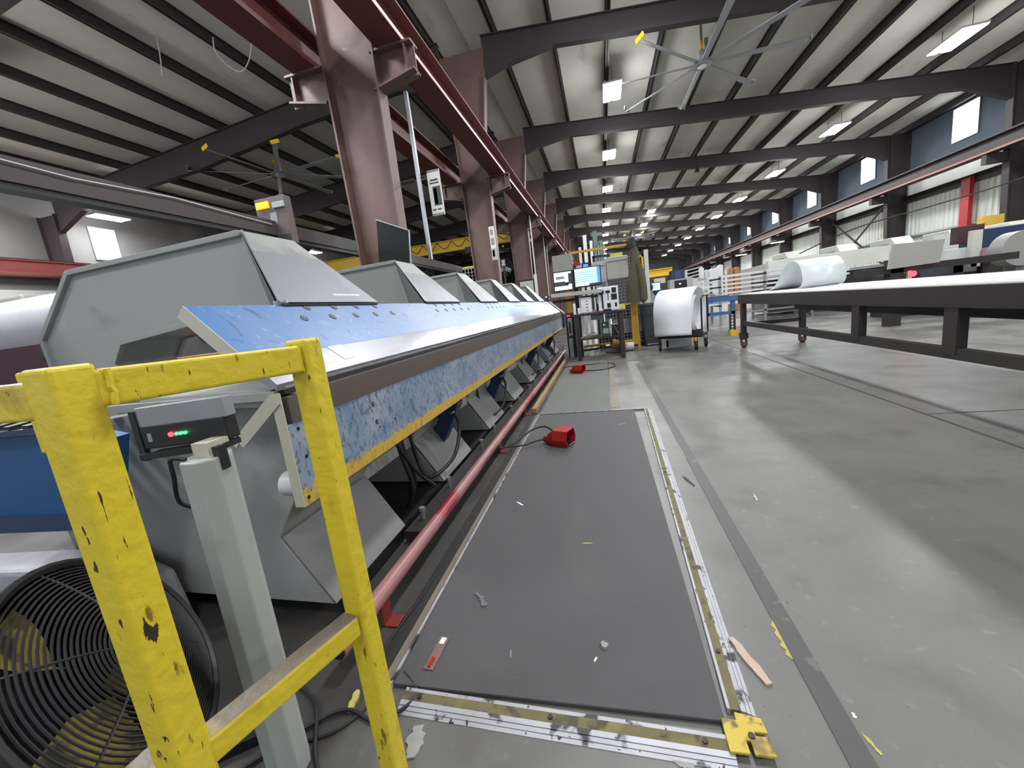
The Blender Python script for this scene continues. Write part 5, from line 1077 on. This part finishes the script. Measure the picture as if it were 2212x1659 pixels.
# desk with monitor and the seated worker
dk = thing('office_desk', 'small desk with papers behind the trash can', 'desk', (1.6, 11.5, 0)); MB().box(1.25, 11.2, .72, 2.2, 11.8, .76).build('desk_top', paper, dk)
for x in (1.3, 2.1): MB().box(x, 11.25, 0, x + .05, 11.7, .72).build('leg', zinc, dk)
c = at(1414, 620, 11.6); monitor((c.x, c.z), .32, .24, 'small monitor with a pale blue screen on the desk', 'monitor', scr_blue, [(.1, .3, .6, .4, scr_line), (.1, .6, .7, .7, scr_line)], 11.6)
MB().box(c.x - .02, 11.63, .76, c.x + .02, 11.66, c.z - .1).build('stand', black, dk)
pn = thing('person', 'person in a grey shirt sitting at the desk behind the guard post', 'person', (1.24, 11.25, 0))
me = bpy.data.meshes.new('body'); J = [(0, 0, .50), (0, -.02, .75), (0, 0, 1.02), (0, .04, 1.16), (0, .06, 1.28), (.17, .02, 1.02), (.24, .12, .80), (.20, .33, .80), (-.17, .02, 1.02), (-.24, .12, .80), (-.18, .32, .80), (.10, .02, .48), (.12, .42, .48), (.12, .44, .06), (.12, .56, .04), (-.10, .02, .48), (-.12, .42, .48), (-.12, .44, .06), (-.12, .56, .04), (0, .06, 1.36)]
me.from_pydata([Vector(j) for j in J], [(0, 1), (1, 2), (2, 3), (3, 4), (2, 5), (5, 6), (6, 7), (2, 8), (8, 9), (9, 10), (0, 11), (11, 12), (12, 13), (13, 14), (0, 15), (15, 16), (16, 17), (17, 18), (4, 19)], [])
rad = [.15, .14, .14, .06, .085, .07, .05, .035, .07, .05, .035, .10, .075, .05, .045, .10, .075, .05, .045, .08]
bo = bpy.data.objects.new('body', me); col.objects.link(bo); bo.parent = pn; me.materials.append(shirt)
sk = bo.modifiers.new('skin', 'SKIN')
if me.skin_vertices: pass
else: me.attributes.new('skin', 'FLOAT', 'POINT') if False else None
try:
    for i, r_ in enumerate(rad): me.skin_vertices[0].data[i].radius = (r_, r_)
    me.skin_vertices[0].data[0].use_root = True
except Exception: pass
bo.modifiers.new('sub', 'SUBSURF').levels = 1; bo.modifiers['sub'].render_levels = 2
m = MB(); hc = Vector((1.24, 11.31, 1.34)); vs = []; fs = []
for i in range(9):
    ph = math.pi * i / 8
    for j in range(14): th = 2 * math.pi * j / 14; vs.append(hc + Vector((.085 * math.sin(ph) * math.cos(th), .10 * math.sin(ph) * math.sin(th) - .012, .105 * math.cos(ph) + .012)))
for i in range(8):
    for j in range(14): fs.append((i * 14 + j, i * 14 + (j + 1) % 14, (i + 1) * 14 + (j + 1) % 14, (i + 1) * 14 + j))
m.add(vs, fs); m.build('hair', hair, pn, smooth=True)
ch = thing('office_chair', 'dark office chair under the seated person', 'chair', (1.24, 11.2, 0)); MB().box(1.02, 11.0, .36, 1.46, 11.42, .41).build('seat', black, ch, bevel=.02); MB().cyl((1.24, 11.2, .04), (1.24, 11.2, .36), .03, n=10).build('gas_lift', zinc, ch)
for i in range(5): th = 2 * math.pi * i / 5; MB().bar((1.24, 11.2, .05), (1.24 + .26 * math.cos(th), 11.2 + .26 * math.sin(th), .03), .04, .04).build('base_arm', black, ch)
MB().box(1.06, 10.95, .5, 1.42, 11.0, .85).build('backrest', black, ch, bevel=.02)
# far wall lamp units along the right wall
for i, (px, py, Y) in enumerate(((1678, 520, 34), (1600, 548, 40))):
    c = at(px, py, Y); t = thing('wall_lamp', ['nearer white work lamp below the right crane girder', 'farther white work lamp below the right crane girder'][i], 'lamp', tuple(c)); MB().box(c.x - .3, Y, c.z - .1, c.x + .5, Y + .5, c.z + .02).build('housing', darkmetal, t); MB().box(c.x - .28, Y - .02, c.z - .12, c.x + .48, Y + .4, c.z - .1).build('lens', glow, t); MB().bar((c.x, Y + .2, c.z), (c.x + 1.2, Y + .2, c.z + .4), .05, .05).build('arm', darkmetal, t)
